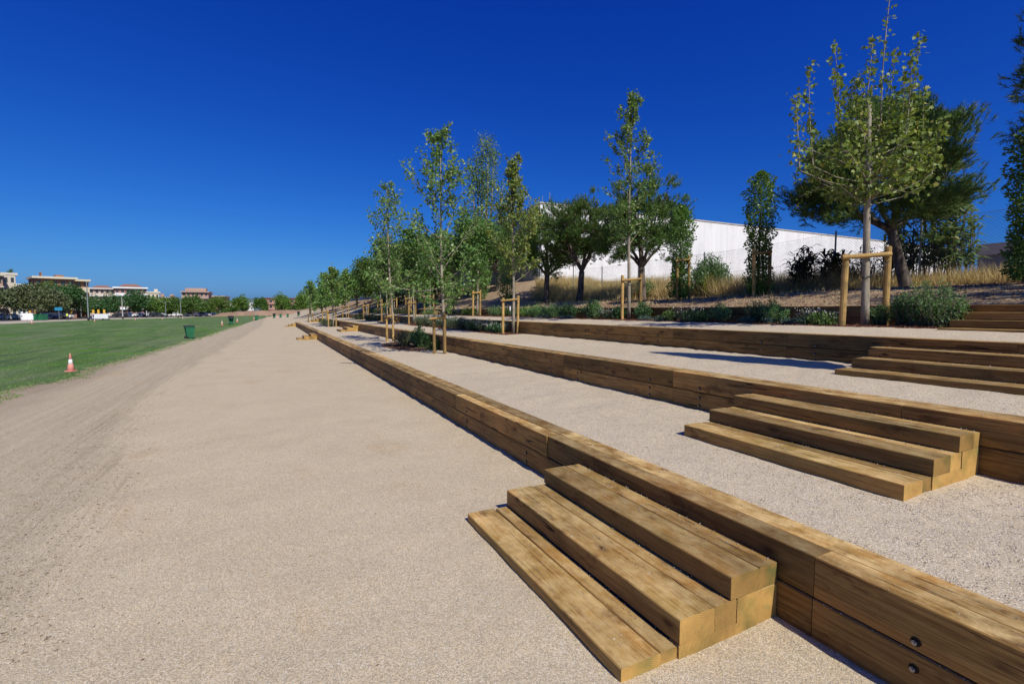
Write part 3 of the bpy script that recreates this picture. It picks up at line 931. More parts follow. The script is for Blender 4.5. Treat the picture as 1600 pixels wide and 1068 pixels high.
def young_tree(name, label, x, y, z, h, lo, wid, seed, mat='leaf_poplar', leaf=.085, nb=26, dens=1.0, shape='cone', r0=.05, group='young staked trees on the terraces', tpl=RHOMB, cat='tree', bark='bark_pale', tilt=(0, 0)):
    r = random.Random(seed); n_ = np.random.default_rng(seed)
    mb = MB()
    k = 10
    tp = []
    for i in range(k + 1):
        t = i / k
        tp.append(Vector((tilt[0] * t * h + .03 * math.sin(t * 7 + seed) * h / 7, tilt[1] * t * h + .03 * math.cos(t * 5 + seed) * h / 7, h * t)))
    mb.tube(tp, [r0 * (1 - .9 * (i / k) ** 1.1) + .003 for i in range(k + 1)], 8)
    def tpt(t):
        f = t * k; i = min(k - 1, int(f)); return tp[i].lerp(tp[i + 1], f - i)
    anchors = []
    for b in range(nb):
        q = (b + r.random() * .8) / nb
        t = lo / h + (0.985 - lo / h) * q
        az = b * 2.4 + r.uniform(-.5, .5)
        if shape == 'cone':
            prof = np.interp(q, [0, .12, .35, .6, .8, .93, 1], [.70, .80, .95, .72, .46, .26, .12]); el = r.uniform(.60, 1.10)
        elif shape == 'ball':
            prof = math.sqrt(max(.08, 1 - (q * 1.75 - .75) ** 2)); el = r.uniform(.25, .9)
        else:
            prof = np.interp(q, [0, .3, .45, .6, .8, 1], [.95, 1.0, .75, .5, .38, .2]); el = r.uniform(.75, 1.2) if q > .3 else r.uniform(.3, .9)
        L = wid / 2 * prof * r.uniform(.6, 1.2) * (1.0 if shape != 'up' else 1.2)
        if r.random() < .12: continue
        p0 = tpt(t)
        d = Vector((math.cos(az) * math.cos(el), math.sin(az) * math.cos(el), math.sin(el)))
        if shape == 'cone' and q < .25: d.z *= r.uniform(-.2, .9)
        L2 = L * (1.45 if q > .15 else 1.15)
        bp = curve_pts(p0, d, L2, 6, .10, .15, r)
        br = max(.004, r0 * (1 - t) * .42)
        mb.tube(bp, [br * (1 - i / 7.5) for i in range(7)], 4, False)
        step = .19
        nn_ = max(2, int(L2 / step))
        for i in range(nn_):
            f = (i + 1) / nn_ * 6; j = min(5, int(f)); pt_ = bp[j].lerp(bp[j + 1], f - j)
            if f < 1.6 and r.random() < .75: continue
            if r.random() < (.16 if shape != 'up' or q < .42 else .58): continue
            anchors.append((pt_ + Vector((r.gauss(0, .05), r.gauss(0, .05), r.gauss(0, .04))), (bp[j + 1] - bp[j]).normalized(), 1.0))
        for s_ in range(r.randint(1, 3)):
            i = r.randint(1, 5)
            dd = ((bp[i + 1] - bp[i]).normalized() + Vector((r.uniform(-1, 1), r.uniform(-1, 1), r.uniform(-.2, .9)))).normalized()
            sp = curve_pts(bp[i], dd, L2 * r.uniform(.2, .5), 3, .1, .15, r)
            mb.tube(sp, [.005, .004, .003, .002], 3, False)
            for j in range(1, 4): anchors.append((sp[j], (sp[j] - sp[j - 1]).normalized(), 1.0))
    for i in range(9):
        t = .80 + .20 * i / 9
        if r.random() < .8: anchors.append((tpt(t), Vector((0, 0, 1)), .8))
    A = np.array([tuple(a[0]) for a in anchors]); AD = np.array([tuple(a[1]) for a in anchors])
    per = max(4, int((10 if shape != 'up' else 8) * dens))
    idx = np.repeat(np.arange(len(A)), per)
    n2 = len(idx)
    P_ = A[idx] + n_.normal(size=(n2, 3)) * leaf * .62 * (1 if shape != 'ball' else 2.0)
    D_ = unit(AD[idx] * .4 + n_.normal(size=(n2, 3)) * .8 + np.array([0, 0, -.25]))
    Nn = unit(n_.normal(size=(n2, 3)) + np.array([.1, -.6, .8]))
    L_ = leaf * n_.uniform(.65, 1.25, n2)
    root = empty(name, (x, y, z), label=label, category=cat, group=group)
    link('trunk', mb.mesh('trunk', True), M[bark], root)
    link('crown', np_mesh('crown', *cards(P_, D_, Nn, L_, L_ * 1.15 if tpl is RHOMB else L_, tpl)), M[mat], root, kind='stuff')
    return root

def sprouting_tree(name, label, x, y, z, seed):
    """the near plane tree: round lower crown with long upright shoots above it"""
    r = random.Random(seed); n_ = np.random.default_rng(seed)
    mb = MB()
    tp = [Vector((-.01 * i, .004 * i, .39 * i)) for i in range(11)]
    mb.tube(tp, [.068 - .0032 * i for i in range(11)], 10)
    top = tp[-1]; anchors = []
    right = Vector((math.cos(YAW), -math.sin(YAW), 0)); fwd = Vector((math.sin(YAW), math.cos(YAW), 0))
    def shoot(p0, d0, L, n, up, rad, every=1):
        pts = curve_pts(p0, d0, L, n, up, .05, r)
        mb.tube(pts, [rad * (1 - i / (n + 1)) + .003 for i in range(n + 1)], 5, False)
        return pts
    # scaffold: (sideways, forward, start height, first length, upright shoot heights)
    scaff = [(-1.0, .1, 2.7, 1.25), (-.85, -.5, 2.5, .95), (-.45, .7, 2.9, .8), (-.15, -.9, 2.6, .8), (.2, .8, 2.8, .8), (.55, -.6, 2.55, .8), (.9, .25, 2.35, 1.0), (1.0, -.2, 2.7, .85), (.4, .2, 3.1, .6), (-.4, -.2, 3.1, .7), (.0, .5, 3.3, .5), (-.75, .45, 2.2, 1.0), (.8, .6, 2.3, .8), (.1, -.8, 2.25, .7), (-.2, .9, 2.2, .9), (-.9, -.1, 2.1, .7)]
    for i, (a, b, h0, L) in enumerate(scaff):
        d = right * a + fwd * b + Vector((0, 0, .38))
        p0 = Vector((0, 0, h0))
        bp = shoot(p0, d, L, 5, .05, .016)
        for q in range(1, 6): anchors.append((bp[q], .11, 11))
        for s in range(4):
            q = r.randint(1, 5)
            dd = Vector((r.uniform(-1, 1), r.uniform(-1, 1), r.uniform(-.5, .6)))
            sp = shoot(bp[q], dd, r.uniform(.25, .5), 3, .0, .005)
            for w in range(1, 4): anchors.append((sp[w], .075, 8))
    # upright shoots
    ups = [(-1.28, 0, 2.75, 1.25), (-.98, .1, 2.85, 1.75), (-.60, -.1, 3.1, 1.2), (-.50, .1, 3.1, 1.75), (-.30, -.2, 3.2, 1.65), (-.1, .3, 3.3, 1.2), (.12, 0, 3.6, 2.72), (.38, .2, 3.4, 1.45), (.52, -.1, 3.3, 1.65), (.70, .3, 3.2, 1.3), (.85, 0, 2.9, 1.15), (.98, .1, 2.5, .95), (.8, -.3, 2.6, .9), (.25, -.4, 3.2, 1.3), (-.8, .3, 2.7, 1.0), (.0, .5, 3.3, 1.1), (.6, .5, 3.0, 1.2)]
    for a, b, h0, L in ups:
        p0 = right * a + fwd * b + Vector((0, 0, h0))
        lean = right * (a * .10 + r.uniform(-.05, .05)) + Vector((0, 0, 1))
        back = Vector((0, 0, max(2.1, h0 - .35)))
        mb.tube([back, back.lerp(p0, .6) - Vector((0, 0, .06)), p0], [.010, .008, .007], 5, False)
        bp = shoot(p0, lean, L, 8, .0, .009)
        for q in range(0, 9):
            anchors.append((bp[q], .075 if q > 1 else .14, 8 if q > 2 else 16))
            if 0 < q < 8: anchors.append(((bp[q] + bp[q + 1]) / 2, .06, 5))
        anchors.append((bp[8], .05, 7))
    Ps, n2 = [], 0
    for p, sp, c in anchors:
        Ps.append(np.array(tuple(p)) + n_.normal(size=(c, 3)) * sp * .75)
    P_ = np.concatenate(Ps); n2 = len(P_)
    D_ = unit(n_.normal(size=(n2, 3)) * .8 + np.array([0, 0, -.35]))
    Nn = unit(n_.normal(size=(n2, 3)) * .8 + np.array([0, -.3, .8]))
    L_ = n_.uniform(.045, .092, n2)
    root = empty(name, (x, y, z), label=label, category='tree', group='young staked trees on the terraces')
    link('trunk', mb.mesh('trunk', True), M['bark_pale'], root)
    link('crown', np_mesh('crown', *cards(P_, D_, Nn, L_, L_, MAPLE)), M['leaf_plane'], root, kind='stuff')
    return root

def pine(label, x, y, z, h, cr, ch, trunk_r, lean, seed, pads=170, shoots=15, needles=26, mat='needle', pads_shape=None, low=.35, tl=.11, lobes=(), cat='pine tree', group='mature pines behind the terraces'):
    """stone-pine like tree: bare trunk, forking limbs, billowing needle pads"""
    r = random.Random(seed); n_ = np.random.default_rng(seed)
    mb = MB()
    fork = Vector((lean[0] * .6, lean[1] * .6, h * low))
    tp = [Vector((0, 0, -.15)), Vector((0, 0, .12)), fork * .35 + Vector((.03, 0, 0)), fork * .7, fork]
    mb.tube(tp, [trunk_r * 1.25, trunk_r * 1.05, trunk_r * .92, trunk_r * .85, trunk_r * .8], 12)
    c = Vector((lean[0], lean[1], h - ch * .52))
    limbs = []
    nl = 7
    for i in range(nl):
        az = i * 6.283 / nl + r.uniform(-.3, .3); el = r.uniform(.15, 1.1)
        e = c + Vector((math.cos(az) * math.cos(el) * cr * .75, math.sin(az) * math.cos(el) * cr * .75, math.sin(el) * ch * .38 - ch * .10))
        mid = fork.lerp(e, .5) + Vector((r.uniform(-.15, .15), r.uniform(-.15, .15), -.12 * cr))
        pts = [fork, fork.lerp(mid, .5) + Vector((0, 0, .05)), mid, mid.lerp(e, .5) + Vector((0, 0, .08)), e]
        mb.tube(pts, [trunk_r * .55, trunk_r * .42, trunk_r * .32, trunk_r * .22, trunk_r * .1], 6, False)
        limbs.append(pts)
    allp = [p for L in limbs for p in L[1:]]
    Pn, Dn = [], []
    for i in range(pads):
        # pads fill an uneven dome, denser near the skin
        while 1:
            v = Vector((r.gauss(0, 1), r.gauss(0, 1), r.gauss(0, 1))).normalized()
            if v.z > -.85: break
        rad = (.45 + .45 * r.random() ** .5) * (1 + .55 * mn.noise(v * 2.0 + Vector((seed, 0, 0))))
        p = c + Vector((v.x * cr * rad, v.y * cr * rad, v.z * ch * .5 * rad))
        if v.z < -.1: p.z += abs(v.z) * ch * .08
        if lobes and i >= pads - 26 * len(lobes):
            lr_, lu_, ls_ = lobes[(pads - 1 - i) // 26]
            p = Vector((math.cos(YAW) * lr_, -math.sin(YAW) * lr_, lu_)) + Vector((r.gauss(0, ls_), r.gauss(0, ls_), r.gauss(0, ls_ * .55))) + Vector((math.sin(YAW) * 1.3, math.cos(YAW) * 1.3, 0))
        a = min(allp, key=lambda q: (q - p).length)
        md = a.lerp(p, .5) + Vector((0, 0, -.06 * cr))
        mb.tube([a, md, p], [trunk_r * .10, trunk_r * .07, .006], 4, False)
        out = (p - c).normalized()
        for s in range(shoots):
            q = p + Vector((r.gauss(0, .15), r.gauss(0, .15), r.gauss(0, .09))) * cr * .55
            d = (out * .7 + Vector((r.gauss(0, .45), r.gauss(0, .45), .75 + r.gauss(0, .3)))).normalized()
            Pn.append(tuple(q)); Dn.append(tuple(d))
    Pn, Dn = np.array(Pn), np.array(Dn)
    idx = np.repeat(np.arange(len(Pn)), needles); n2 = len(idx)
    al = n_.random(n2)
    SL = .17
    P_ = Pn[idx] + Dn[idx] * (al[:, None] * SL)
    D_ = unit(Dn[idx] * .9 + n_.normal(size=(n2, 3)) * .45)
    root = empty('pine_tree', (x, y, z), label=label, category=cat, group=group)
    link('trunk', mb.mesh('trunk', True), M['bark_dark'], root)
    wdt = .0115 * max(1, math.hypot(x, y) / 15)
    link('crown', np_mesh('crown', *cards(P_, D_, rdir(n2), n_.uniform(tl * .9, tl * 1.5, n2), wdt, NEEDLE)), M[mat], root, kind='stuff')
    return root

def columnar(label, x, y, z, h, rad, seed, waist=None, leaf=.06, n=3600, mat='leaf_col', group='slender columnar poplars on the earth slope', cat='poplar tree'):
    r = random.Random(seed); n_ = np.random.default_rng(seed)
    mb = MB()
    ends = []
    mb.tube([(0, 0, -.1), (.01, 0, h * .5), (0, .01, h * .96)], [.04, .028, .005], 7)
    for i in range(26):
        t0 = r.uniform(.03, .75) * h; az = r.random() * 6.28
        L = r.uniform(.18, .32) * h * (1 - t0 / h * .4)
        q = rad * r.uniform(.5, 1)
        p = [(0, 0, t0), (math.cos(az) * q * .7, math.sin(az) * q * .7, t0 + L * .35), (math.cos(az) * q, math.sin(az) * q, t0 + L)]
        mb.tube(p, [.010, .007, .003], 4, False)
    t = n_.random(n)
    prof = np.interp(t, [0, .06, .18, .30, .40, .6, .85, .95, 1], [.55, .9, .85, .60, .75, 1.0, .95, .6, .05] if waist else [.5, .9, 1, 1, 1, 1, .85, .55, .05])
    az = n_.random(n) * 6.283
    lump = 1 + .35 * np.sin(az * 3 + t * 17 + seed) * np.sin(t * 29 + seed * 2)
    rr = rad * prof * lump * n_.random(n) ** .5
    P_ = np.stack([rr * np.cos(az), rr * np.sin(az), t * h + .03], 1)
    D_ = unit(np.stack([np.cos(az), np.sin(az), .5 + 0 * az], 1) + n_.normal(size=(n, 3)) * .6)
    Nn = unit(n_.normal(size=(n, 3)) + np.array([.1, -.8, .7]))
    L_ = leaf * n_.uniform(.7, 1.25, n)
    root = empty('columnar_tree', (x, y, z), label=label, category=cat, group=group)
    link('trunk', mb.mesh('trunk', True), M['bark_mid'], root)
    link('crown', np_mesh('crown', *cards(P_, D_, Nn, L_, L_ * 1.1, RHOMB)), M[mat], root, kind='stuff')
    return root

def broad(label, x, y, z, h, w, seed, mat='leaf_broad', leaf=.3, n=2600, trunk=.18, low=.25, bark='bark_mid', name='broadleaf_tree', cat='tree', group='street trees beyond the lawn', limbs=6, lumps=26, wy=None):
    r = random.Random(seed); n_ = np.random.default_rng(seed)
    mb = MB()
    zc = h * (low + (1 - low) / 2); rz = h * (1 - low) / 2
    mb.tube([(0, 0, -.3), (0, 0, h * low), (0, 0, zc)], [trunk, trunk * .8, trunk * .5], 7)
    wy = wy or w
    cents = []
    for i in range(lumps):
        while 1:
            v = np.array([r.gauss(0, 1), r.gauss(0, 1), r.gauss(0, 1)]); v /= np.linalg.norm(v)
            if v[2] > -.7: break
        q = r.uniform(.45, .86)
        cents.append((v[0] * w / 2 * q * 1.12, v[1] * wy / 2 * q, zc + v[2] * rz * q))
        if i < limbs:
            c_ = cents[-1]
            mb.tube([(0, 0, h * low), (c_[0] * .5, c_[1] * .5, h * low + (c_[2] - h * low) * .6), c_], [trunk * .45, trunk * .28, trunk * .08], 5, False)
    C = np.array(cents)
    idx = n_.integers(0, lumps, n)
    v = unit(n_.normal(size=(n, 3)))
    rr = np.minimum(w, h) * .5 * .42 * n_.random(n) ** .4
    P_ = C[idx] + v * rr[:, None]
    D_ = unit(v + n_.normal(size=(n, 3)) * .6 + np.array([0, 0, -.2]))
    Nn = unit(v + n_.normal(size=(n, 3)) * .5 + np.array([0, 0, .6]))
    L_ = leaf * n_.uniform(.6, 1.3, n)
    root = empty(name, (x, y, z), label=label, category=cat, group=group)
    link('trunk', mb.mesh('trunk', True), M[bark], root)
    link('crown', np_mesh('crown', *cards(P_, D_, Nn, L_, L_ * 1.2, RHOMB)), M[mat], root, kind='stuff')
    return root

# stake frames -------------------------------------------------
def stake_frame(label, x, y, z, half=.36, h=1.38, ang=None, left_h=None, r_=.045, bark_off=0.0, mat='stake', seed=0):
    ang = -YAW if ang is None else ang
    root = empty('tree_stake_frame', (x, y, z), ang, label=label, category='tree stake', group='wooden stake frames holding the young trees')
    r = random.Random(seed)
    for sx, hh in ((-1, left_h or h * .97), (1, h)):
        m_ = MB(); m_.tube([(0, 0, -.12), (0, 0, .4), (0, 0, hh - .012), (0, 0, hh)], [r_, r_, r_, r_ * .8], 12)
        link('post', m_.mesh('post', False), M[mat], root, (sx * half, r.uniform(-.01, .01), 0), (r.uniform(-.015, .015), r.uniform(-.015, .015), 0))
    m_ = MB(); a = -half - .10; b = half - r_ * .2
    m_.tube([(a, -.075, h * .86), (a + .01, -.075, h * .86), (b, -.075, h * .90)], [r_ * .7, r_ * .78, r_ * .78], 10)
    link('crossbar', m_.mesh('crossbar'), M[mat], root)
    for pts in ([(-half, -.03, h * .80), (-.05, -.03, h * .76), (.06, .03, h * .75)], [(half, -.05, h * .82), (.12, -.06, h * .66), (-.05, -.055, h * .60), (-.03, .06, h * .62)]):
        m_ = MB(); m_.tube(pts, .010, 5); link('tie', m_.mesh('tie'), M['tie'], root)
    return root

# ---- trees of the terraces (positions measured on the photograph)
def zt(k, x, y): return tz(k, x, y) - .01
sprouting_tree('young_plane_tree', 'young plane tree with tall upright shoots, in front of the big pine at the right', 9.58, 5.05, zt(3, 9.58, 5.05), 3)
stake_frame('tall stake frame round the shooting plane tree at the right, open bed behind it', 9.58 - .05, 5.05, zt(3, 9.5, 5.0), .385, 1.42, left_h=1.28, r_=.052, seed=1)
young_tree('young_poplar_tree', 'tall slim young tree rising above the pines left of the white wall', 9.55, 11.5, zt(3, 9.55, 11.5), 6.5, 2.2, 1.95, 21, nb=42, dens=1.15, leaf=.075)
stake_frame('stake frame on the upper terrace holding the tall slim tree before the pines', 9.62, 11.45, zt(3, 9.6, 11.4), .30, 1.36, ang=-YAW + .35, seed=2)
young_tree('young_poplar_tree', 'young tree with scattered round leaf clumps, nearest on the lowest terrace', 4.62, 13.9, zt(1, 4.62, 13.9), 6.35, 1.0, 3.0, 33, nb=50, dens=1.05, leaf=.09, tilt=(-.012, .0))
stake_frame('stake frame of the nearest tree on the lowest terrace, left post shorter', 4.50, 13.93, zt(1, 4.5, 13.9), .17, 1.22, ang=-YAW - .25, left_h=1.12, seed=3)
young_tree('young_poplar_tree', 'young sparse tree with drooping side branch, behind the dark bush on the lowest terrace', 4.53, 20.2, zt(1, 4.5, 20.2), 6.3, 1.3, 2.9, 45, nb=36, dens=.85, leaf=.10, tilt=(-.03, 0))
stake_frame('pair of stakes beside the dark bush on the lowest terrace', 4.42, 20.25, zt(1, 4.5, 20.2), .13, 1.2, ang=-YAW, seed=4)
young_tree('young_plane_tree', 'young tree with dense round base and upright twigs, on the middle terrace by the lavender', 7.30, 14.65, zt(2, 7.3, 14.65), 5.6, 1.7, 2.0, 57, mat='leaf_plane', shape='up', nb=70, dens=1.35, leaf=.085)
stake_frame('stake frame at the right end of the lavender bed on the middle terrace', 7.22, 14.7, zt(2, 7.3, 14.7), .26, 1.28, ang=-YAW + .3, left_h=1.2, seed=5)
ords = ['second', 'third', 'fourth', 'fifth', 'sixth', 'seventh', 'eighth']
for i, (x, y, k, h, w, lo, sh) in enumerate([(4.5, 41.0, 1, 4.5, 1.9, 1.7, 'cone'), (4.5, 46.8, 1, 4.4, 1.7, 1.6, 'cone'), (4.6, 65.0, 1, 5.0, 2.1, 1.7, 'cone'),
        (7.2, 26.9, 2, 4.9, 2.4, 1.9, 'ball'), (7.25, 34.0, 2, 5.2, 2.3, 1.8, 'ball'), (7.25, 41.8, 2, 4.6, 2.2, 1.8, 'ball'), (7.25, 54, 2, 4.9, 2.0, 1.7, 'cone'),
        (9.55, 23.2, 3, 4.6, 2.4, 1.8, 'ball'), (9.55, 31.5, 3, 4.6, 2.5, 1.8, 'ball'), (9.5, 36.7, 3, 4.6, 2.4, 1.8, 'ball'), (9.55, 42.0, 3, 4.8, 2.4, 1.7, 'ball'), (9.5, 47.4, 3, 5.0, 2.4, 1.8, 'ball'), (9.5, 54, 3, 5.0, 2.2, 1.8, 'ball')]):
    terr = ['lowest', 'middle', 'upper'][k - 1]
    cnt = {0: 'third', 1: 'fourth', 2: 'last', 3: 'second', 4: 'third', 5: 'fourth', 6: 'last', 7: 'second', 8: 'third', 9: 'fourth', 10: 'fifth', 11: 'sixth', 12: 'last'}[i]
    zz_ = zt(k, x, y) if y < 60 else gz(x, y)
    young_tree('young_poplar_tree', f'{cnt} young staked tree from the camera along the {terr} terrace', x, y, zz_, h, lo, w, 100 + i * 7, mat='leaf_broad' if sh == 'ball' else 'leaf_poplar', shape=sh, nb=26, dens=1.3 if sh == 'ball' else 1.0, leaf=.12 + y * .0008)
    stake_frame(f'stakes at the {cnt} young tree from the camera along the {terr} terrace', x - .08, y, zz_, .2 if i % 2 else .3, 1.35, ang=-YAW + (.5 if i % 2 else 0), r_=.05, seed=10 + i)

# columnar poplars on the slope
columnar('slender leafy poplar standing alone before the white wall, dark stakes at its foot', 12.5, 9.43, bz(12.5, 9.43), 3.45, .40, 3, waist=True, n=8500)
stake_frame('dark shaded stake pair round the lone poplar before the white wall', 12.42, 9.25, bz(12.5, 9.43), .22, 1.35, mat='stake_dark' if 'stake_dark' in M else 'stake', seed=30)
columnar('narrow poplar clothed to the ground at the right edge of the pine group', 12.5, 12.4, bz(12.5, 12.4), 3.1, .40, 7, waist=True, n=8500)
stake_frame('orange stake pair at the narrow poplar beside the pine group', 12.45, 12.2, bz(12.5, 12.3), .20, 1.45, seed=31)
columnar('dark narrow poplar at the very right edge of the view', 12.75, 4.0, bz(12.75, 4.0), 2.9, .34, 9, waist=True, n=6500)
m_dark = 0
columnar('small narrow poplar on the earth mound near the grey sheet wall', 12.5, 25.9, bz(12.5, 25.9), 4.2, .50, 12, n=3200, leaf=.09)
columnar('narrow poplar on the left flank of the earth mound', 12.5, 30.0, bz(12.5, 30), 5.4, .62, 14, n=3600, leaf=.10)
for i, (x, y, h) in enumerate([(12.6, 36, 5.0), (12.6, 41, 5.2), (12.6, 47, 5.3), (12.5, 53, 5.4), (12.6, 60, 4.9)]):
    columnar(f'narrow poplar {["first", "second", "third", "fourth", "fifth"][i]} beyond the earth mound along the upper slope', x, y, bz(x, y), h, .75, 60 + i, n=2600, leaf=.15)

# pines
pine('big bushy pine behind the near plane tree at the right', 14.3, 6.65, bz(14.3, 6.65) - .03, 4.85, 1.85, 4.0, .135, (-.30, .45), 4, pads=380, shoots=22, needles=26, low=.30, lobes=((.95, 4.45, .26), (1.35, 3.35, .28), (1.75, 2.15, .22), (-1.35, 2.6, .30), (.35, 4.5, .26)))
pine('pine with dark leaning trunk, middle of the group before the white wall', 13.3, 19.6, bz(13.3, 19.6), 5.3, 1.9, 4.0, .165, (.3, .1), 8, pads=220, shoots=20, needles=20, low=.28)
pine('pine with pale grey lower trunk, leftmost of the group before the white wall', 13.2, 22.6, bz(13.2, 22.6), 5.1, 1.9, 4.0, .16, (.2, .1), 15, pads=200, shoots=20, needles=18, low=.28)
pine('forked pine right of the slim young tree before the white wall', 13.4, 15.3, bz(13.4, 15.3), 5.0, 1.75, 3.9, .15, (.1, .2), 23, pads=220, shoots=20, needles=20, low=.26)
pine('pine cut off by the right edge of the view', 13.4, 3.1, bz(13.4, 3.1), 6.4, 1.15, 4.6, .2, (.0, .3), 51, pads=130, shoots=14, needles=22)
pine('pine standing on the earth slope out of view to the right', 11.9, .3, bz(11.9, .3), 5.2, 1.5, 3.6, .2, (.0, .2), 71, pads=90, shoots=12, needles=14)
# denser pines and broad trees beside the grey sheet wall
for i, (x, y, h, cr, ch) in enumerate([(14.5, 31.5, 4.5, 1.9, 3.1), (14.6, 36.5, 5.2, 2.2, 3.7), (14.4, 42.5, 5.7, 2.4, 4.2), (14.4, 49, 6.2, 2.6, 4.6), (14.2, 56, 6.3, 2.8, 4.8)]):
    pine(f'{["nearest", "second", "third", "fourth", "farthest"][i]} pine of the row growing beside the grey sheet wall', x, y, bz(x, y) - .1, h, cr, ch, .2, (.1, 0), 200 + i * 3, pads=150, shoots=13, needles=12, tl=.16, low=.3)
# multi-stemmed tall poplar
def tall_poplar():
    x, y = 14.0, 33.2
    root = empty('tall_poplar', (x, y, bz(x, y)), label='tallest poplar with bare pale stems, rising behind the row of pines', category='poplar tree')
    r = random.Random(5); n_ = np.random.default_rng(5)
    mb = MB(); Ps = []
    rt = Vector((math.cos(YAW), -math.sin(YAW), 0))
    for a, h in ((-.75, 9.1), (-.35, 9.9), (.05, 11.2), (.45, 11.0), (.9, 10.2), (.2, 8.6), (1.5, 7.6), (-1.3, 6.2), (2.0, 6.4)):
        b = r.uniform(-.5, .5)
        e = rt * a + Vector((b * .4, b, h))
        m1 = rt * a * .6 + Vector((0, b * .6, h * .4))
        mb.tube([Vector((0, 0, 0)), m1, m1.lerp(e, .5) + rt * .05, e], [.11, .075, .05, .01], 6)
        for q in range(90):
            t = 1 - r.random() ** 1.5 * .85
            c = m1.lerp(e, max(0, (t - .35) / .65)) if t > .35 else Vector((0, 0, 0)).lerp(m1, t / .35)
            if .42 < t < .60 and abs(a) < .8 and r.random() < .72: continue
            sp = .26 if t > .5 else .6
            Ps.append(np.array(tuple(c)) + n_.normal(size=(14, 3)) * np.array([sp, sp, .28]))
    P_ = np.concatenate(Ps); n2 = len(P_)
    L_ = .12 * n_.uniform(.7, 1.3, n2)
    link('trunk', mb.mesh('trunk', True), M['bark_pale'], root)
    link('crown', np_mesh('crown', *cards(P_, rdir(n2, -.3), unit(n_.normal(size=(n2, 3)) + np.array([0, -.3, .5])), L_, L_, RHOMB)), M['leaf_poplar'], root, kind='stuff')
tall_poplar()
for i, (x, y, h, w, m_) in enumerate([(11.9, 39, 4.6, 3.0, 'leaf_bright'), (11.6, 51, 5.2, 3.6, 'leaf_bright'), (11.8, 60.5, 5.8, 4.2, 'leaf_bright'), (10.8, 70, 5.0, 4.2, 'leaf_broad'), (9.0, 82, 4.4, 4.4, 'leaf_bright'), (8.6, 96, 4.6, 4.8, 'leaf_broad'), (12, 90, 5.6, 5.2, 'leaf_broad'), (7.4, 108, 4.9, 4.6, 'leaf_bright'), (15, 66, 7.0, 5.4, 'leaf_broad'), (14, 76, 6.5, 5.4, 'leaf_broad')]):
    zz_ = bz(x, y) if x > 10.3 else gz(x, y)
    broad(f'{["nearest", "second", "third", "fourth", "fifth", "sixth", "seventh", "eighth", "ninth", "farthest"][i]} round-headed tree in the belt beyond the terraces', x, y, zz_, h, w, 300 + i, m_, leaf=.2 + y * .001, n=5000, group='broadleaf trees in the belt beyond the terraces')

# ------------------------------------------------------------------ beds: shrubs, lavender, cushions
def shrub(label, x, y, z, rx, h, seed, mat='leaf_shrub', leaf=.045, n=1800, stems=26, name='shrub', ry=None, cat='shrub', group='shrubs in the planting beds', flowers=0, up=.8):
    r = random.Random(seed); n_ = np.random.default_rng(seed)
    ry = ry or rx
    mb = MB(); Ps, Ds = [], []
    for i in range(stems):
        az = r.random() * 6.28; q = r.random() ** .6
        e = Vector((math.cos(az) * rx * q, math.sin(az) * ry * q, h * (1 - .45 * q * q) * r.uniform(.75, 1.08)))
        b = Vector((e.x * .35, e.y * .35, 0))
        mid = b.lerp(e, .5) + Vector((e.x * .08, e.y * .08, .02))
        mb.tube([b, mid, e], [.006, .005, .002], 4, False)
        k = max(4, n // stems)
        t = n_.random(k) ** .7
        Ps.append(np.array(tuple(b)) * (1 - t)[:, None] + np.array(tuple(e)) * t[:, None] + n_.normal(size=(k, 3)) * leaf * .8)
    P_ = np.concatenate(Ps); n2 = len(P_); P_[:, 2] = np.maximum(P_[:, 2], .01)
    D_ = unit(n_.normal(size=(n2, 3)) * .8 + np.array([0, 0, up]))
    L_ = leaf * n_.uniform(.7, 1.3, n2)
    root = empty(name, (x, y, z), label=label, category=cat, group=group)
    link('stems', mb.mesh('stems'), M['bark_mid'], root, kind='stuff')
    link('foliage', np_mesh('foliage', *cards(P_, D_, rdir(n2, .3), L_, L_ * .75, RHOMB)), M[mat], root, kind='stuff')
    if flowers:
        az = n_.random(flowers) * 6.28; q = n_.random(flowers) ** .5
        Pf = np.stack([np.cos(az) * rx * q * 1.05, np.sin(az) * ry * q * 1.05, h * (.7 + .45 * n_.random(flowers))], 1)
        link('flowers', np_mesh('flowers', *cards(Pf, rdir(flowers), rdir(flowers, .5), .035, .035, RHOMB)), M['flower'], root, kind='stuff')
    return root

def at3(px, x):      # point on the upper terrace bed at bearing px and given x
    b = math.atan((px - 800) / 762.8) + YAW
    return x, x / math.tan(b)

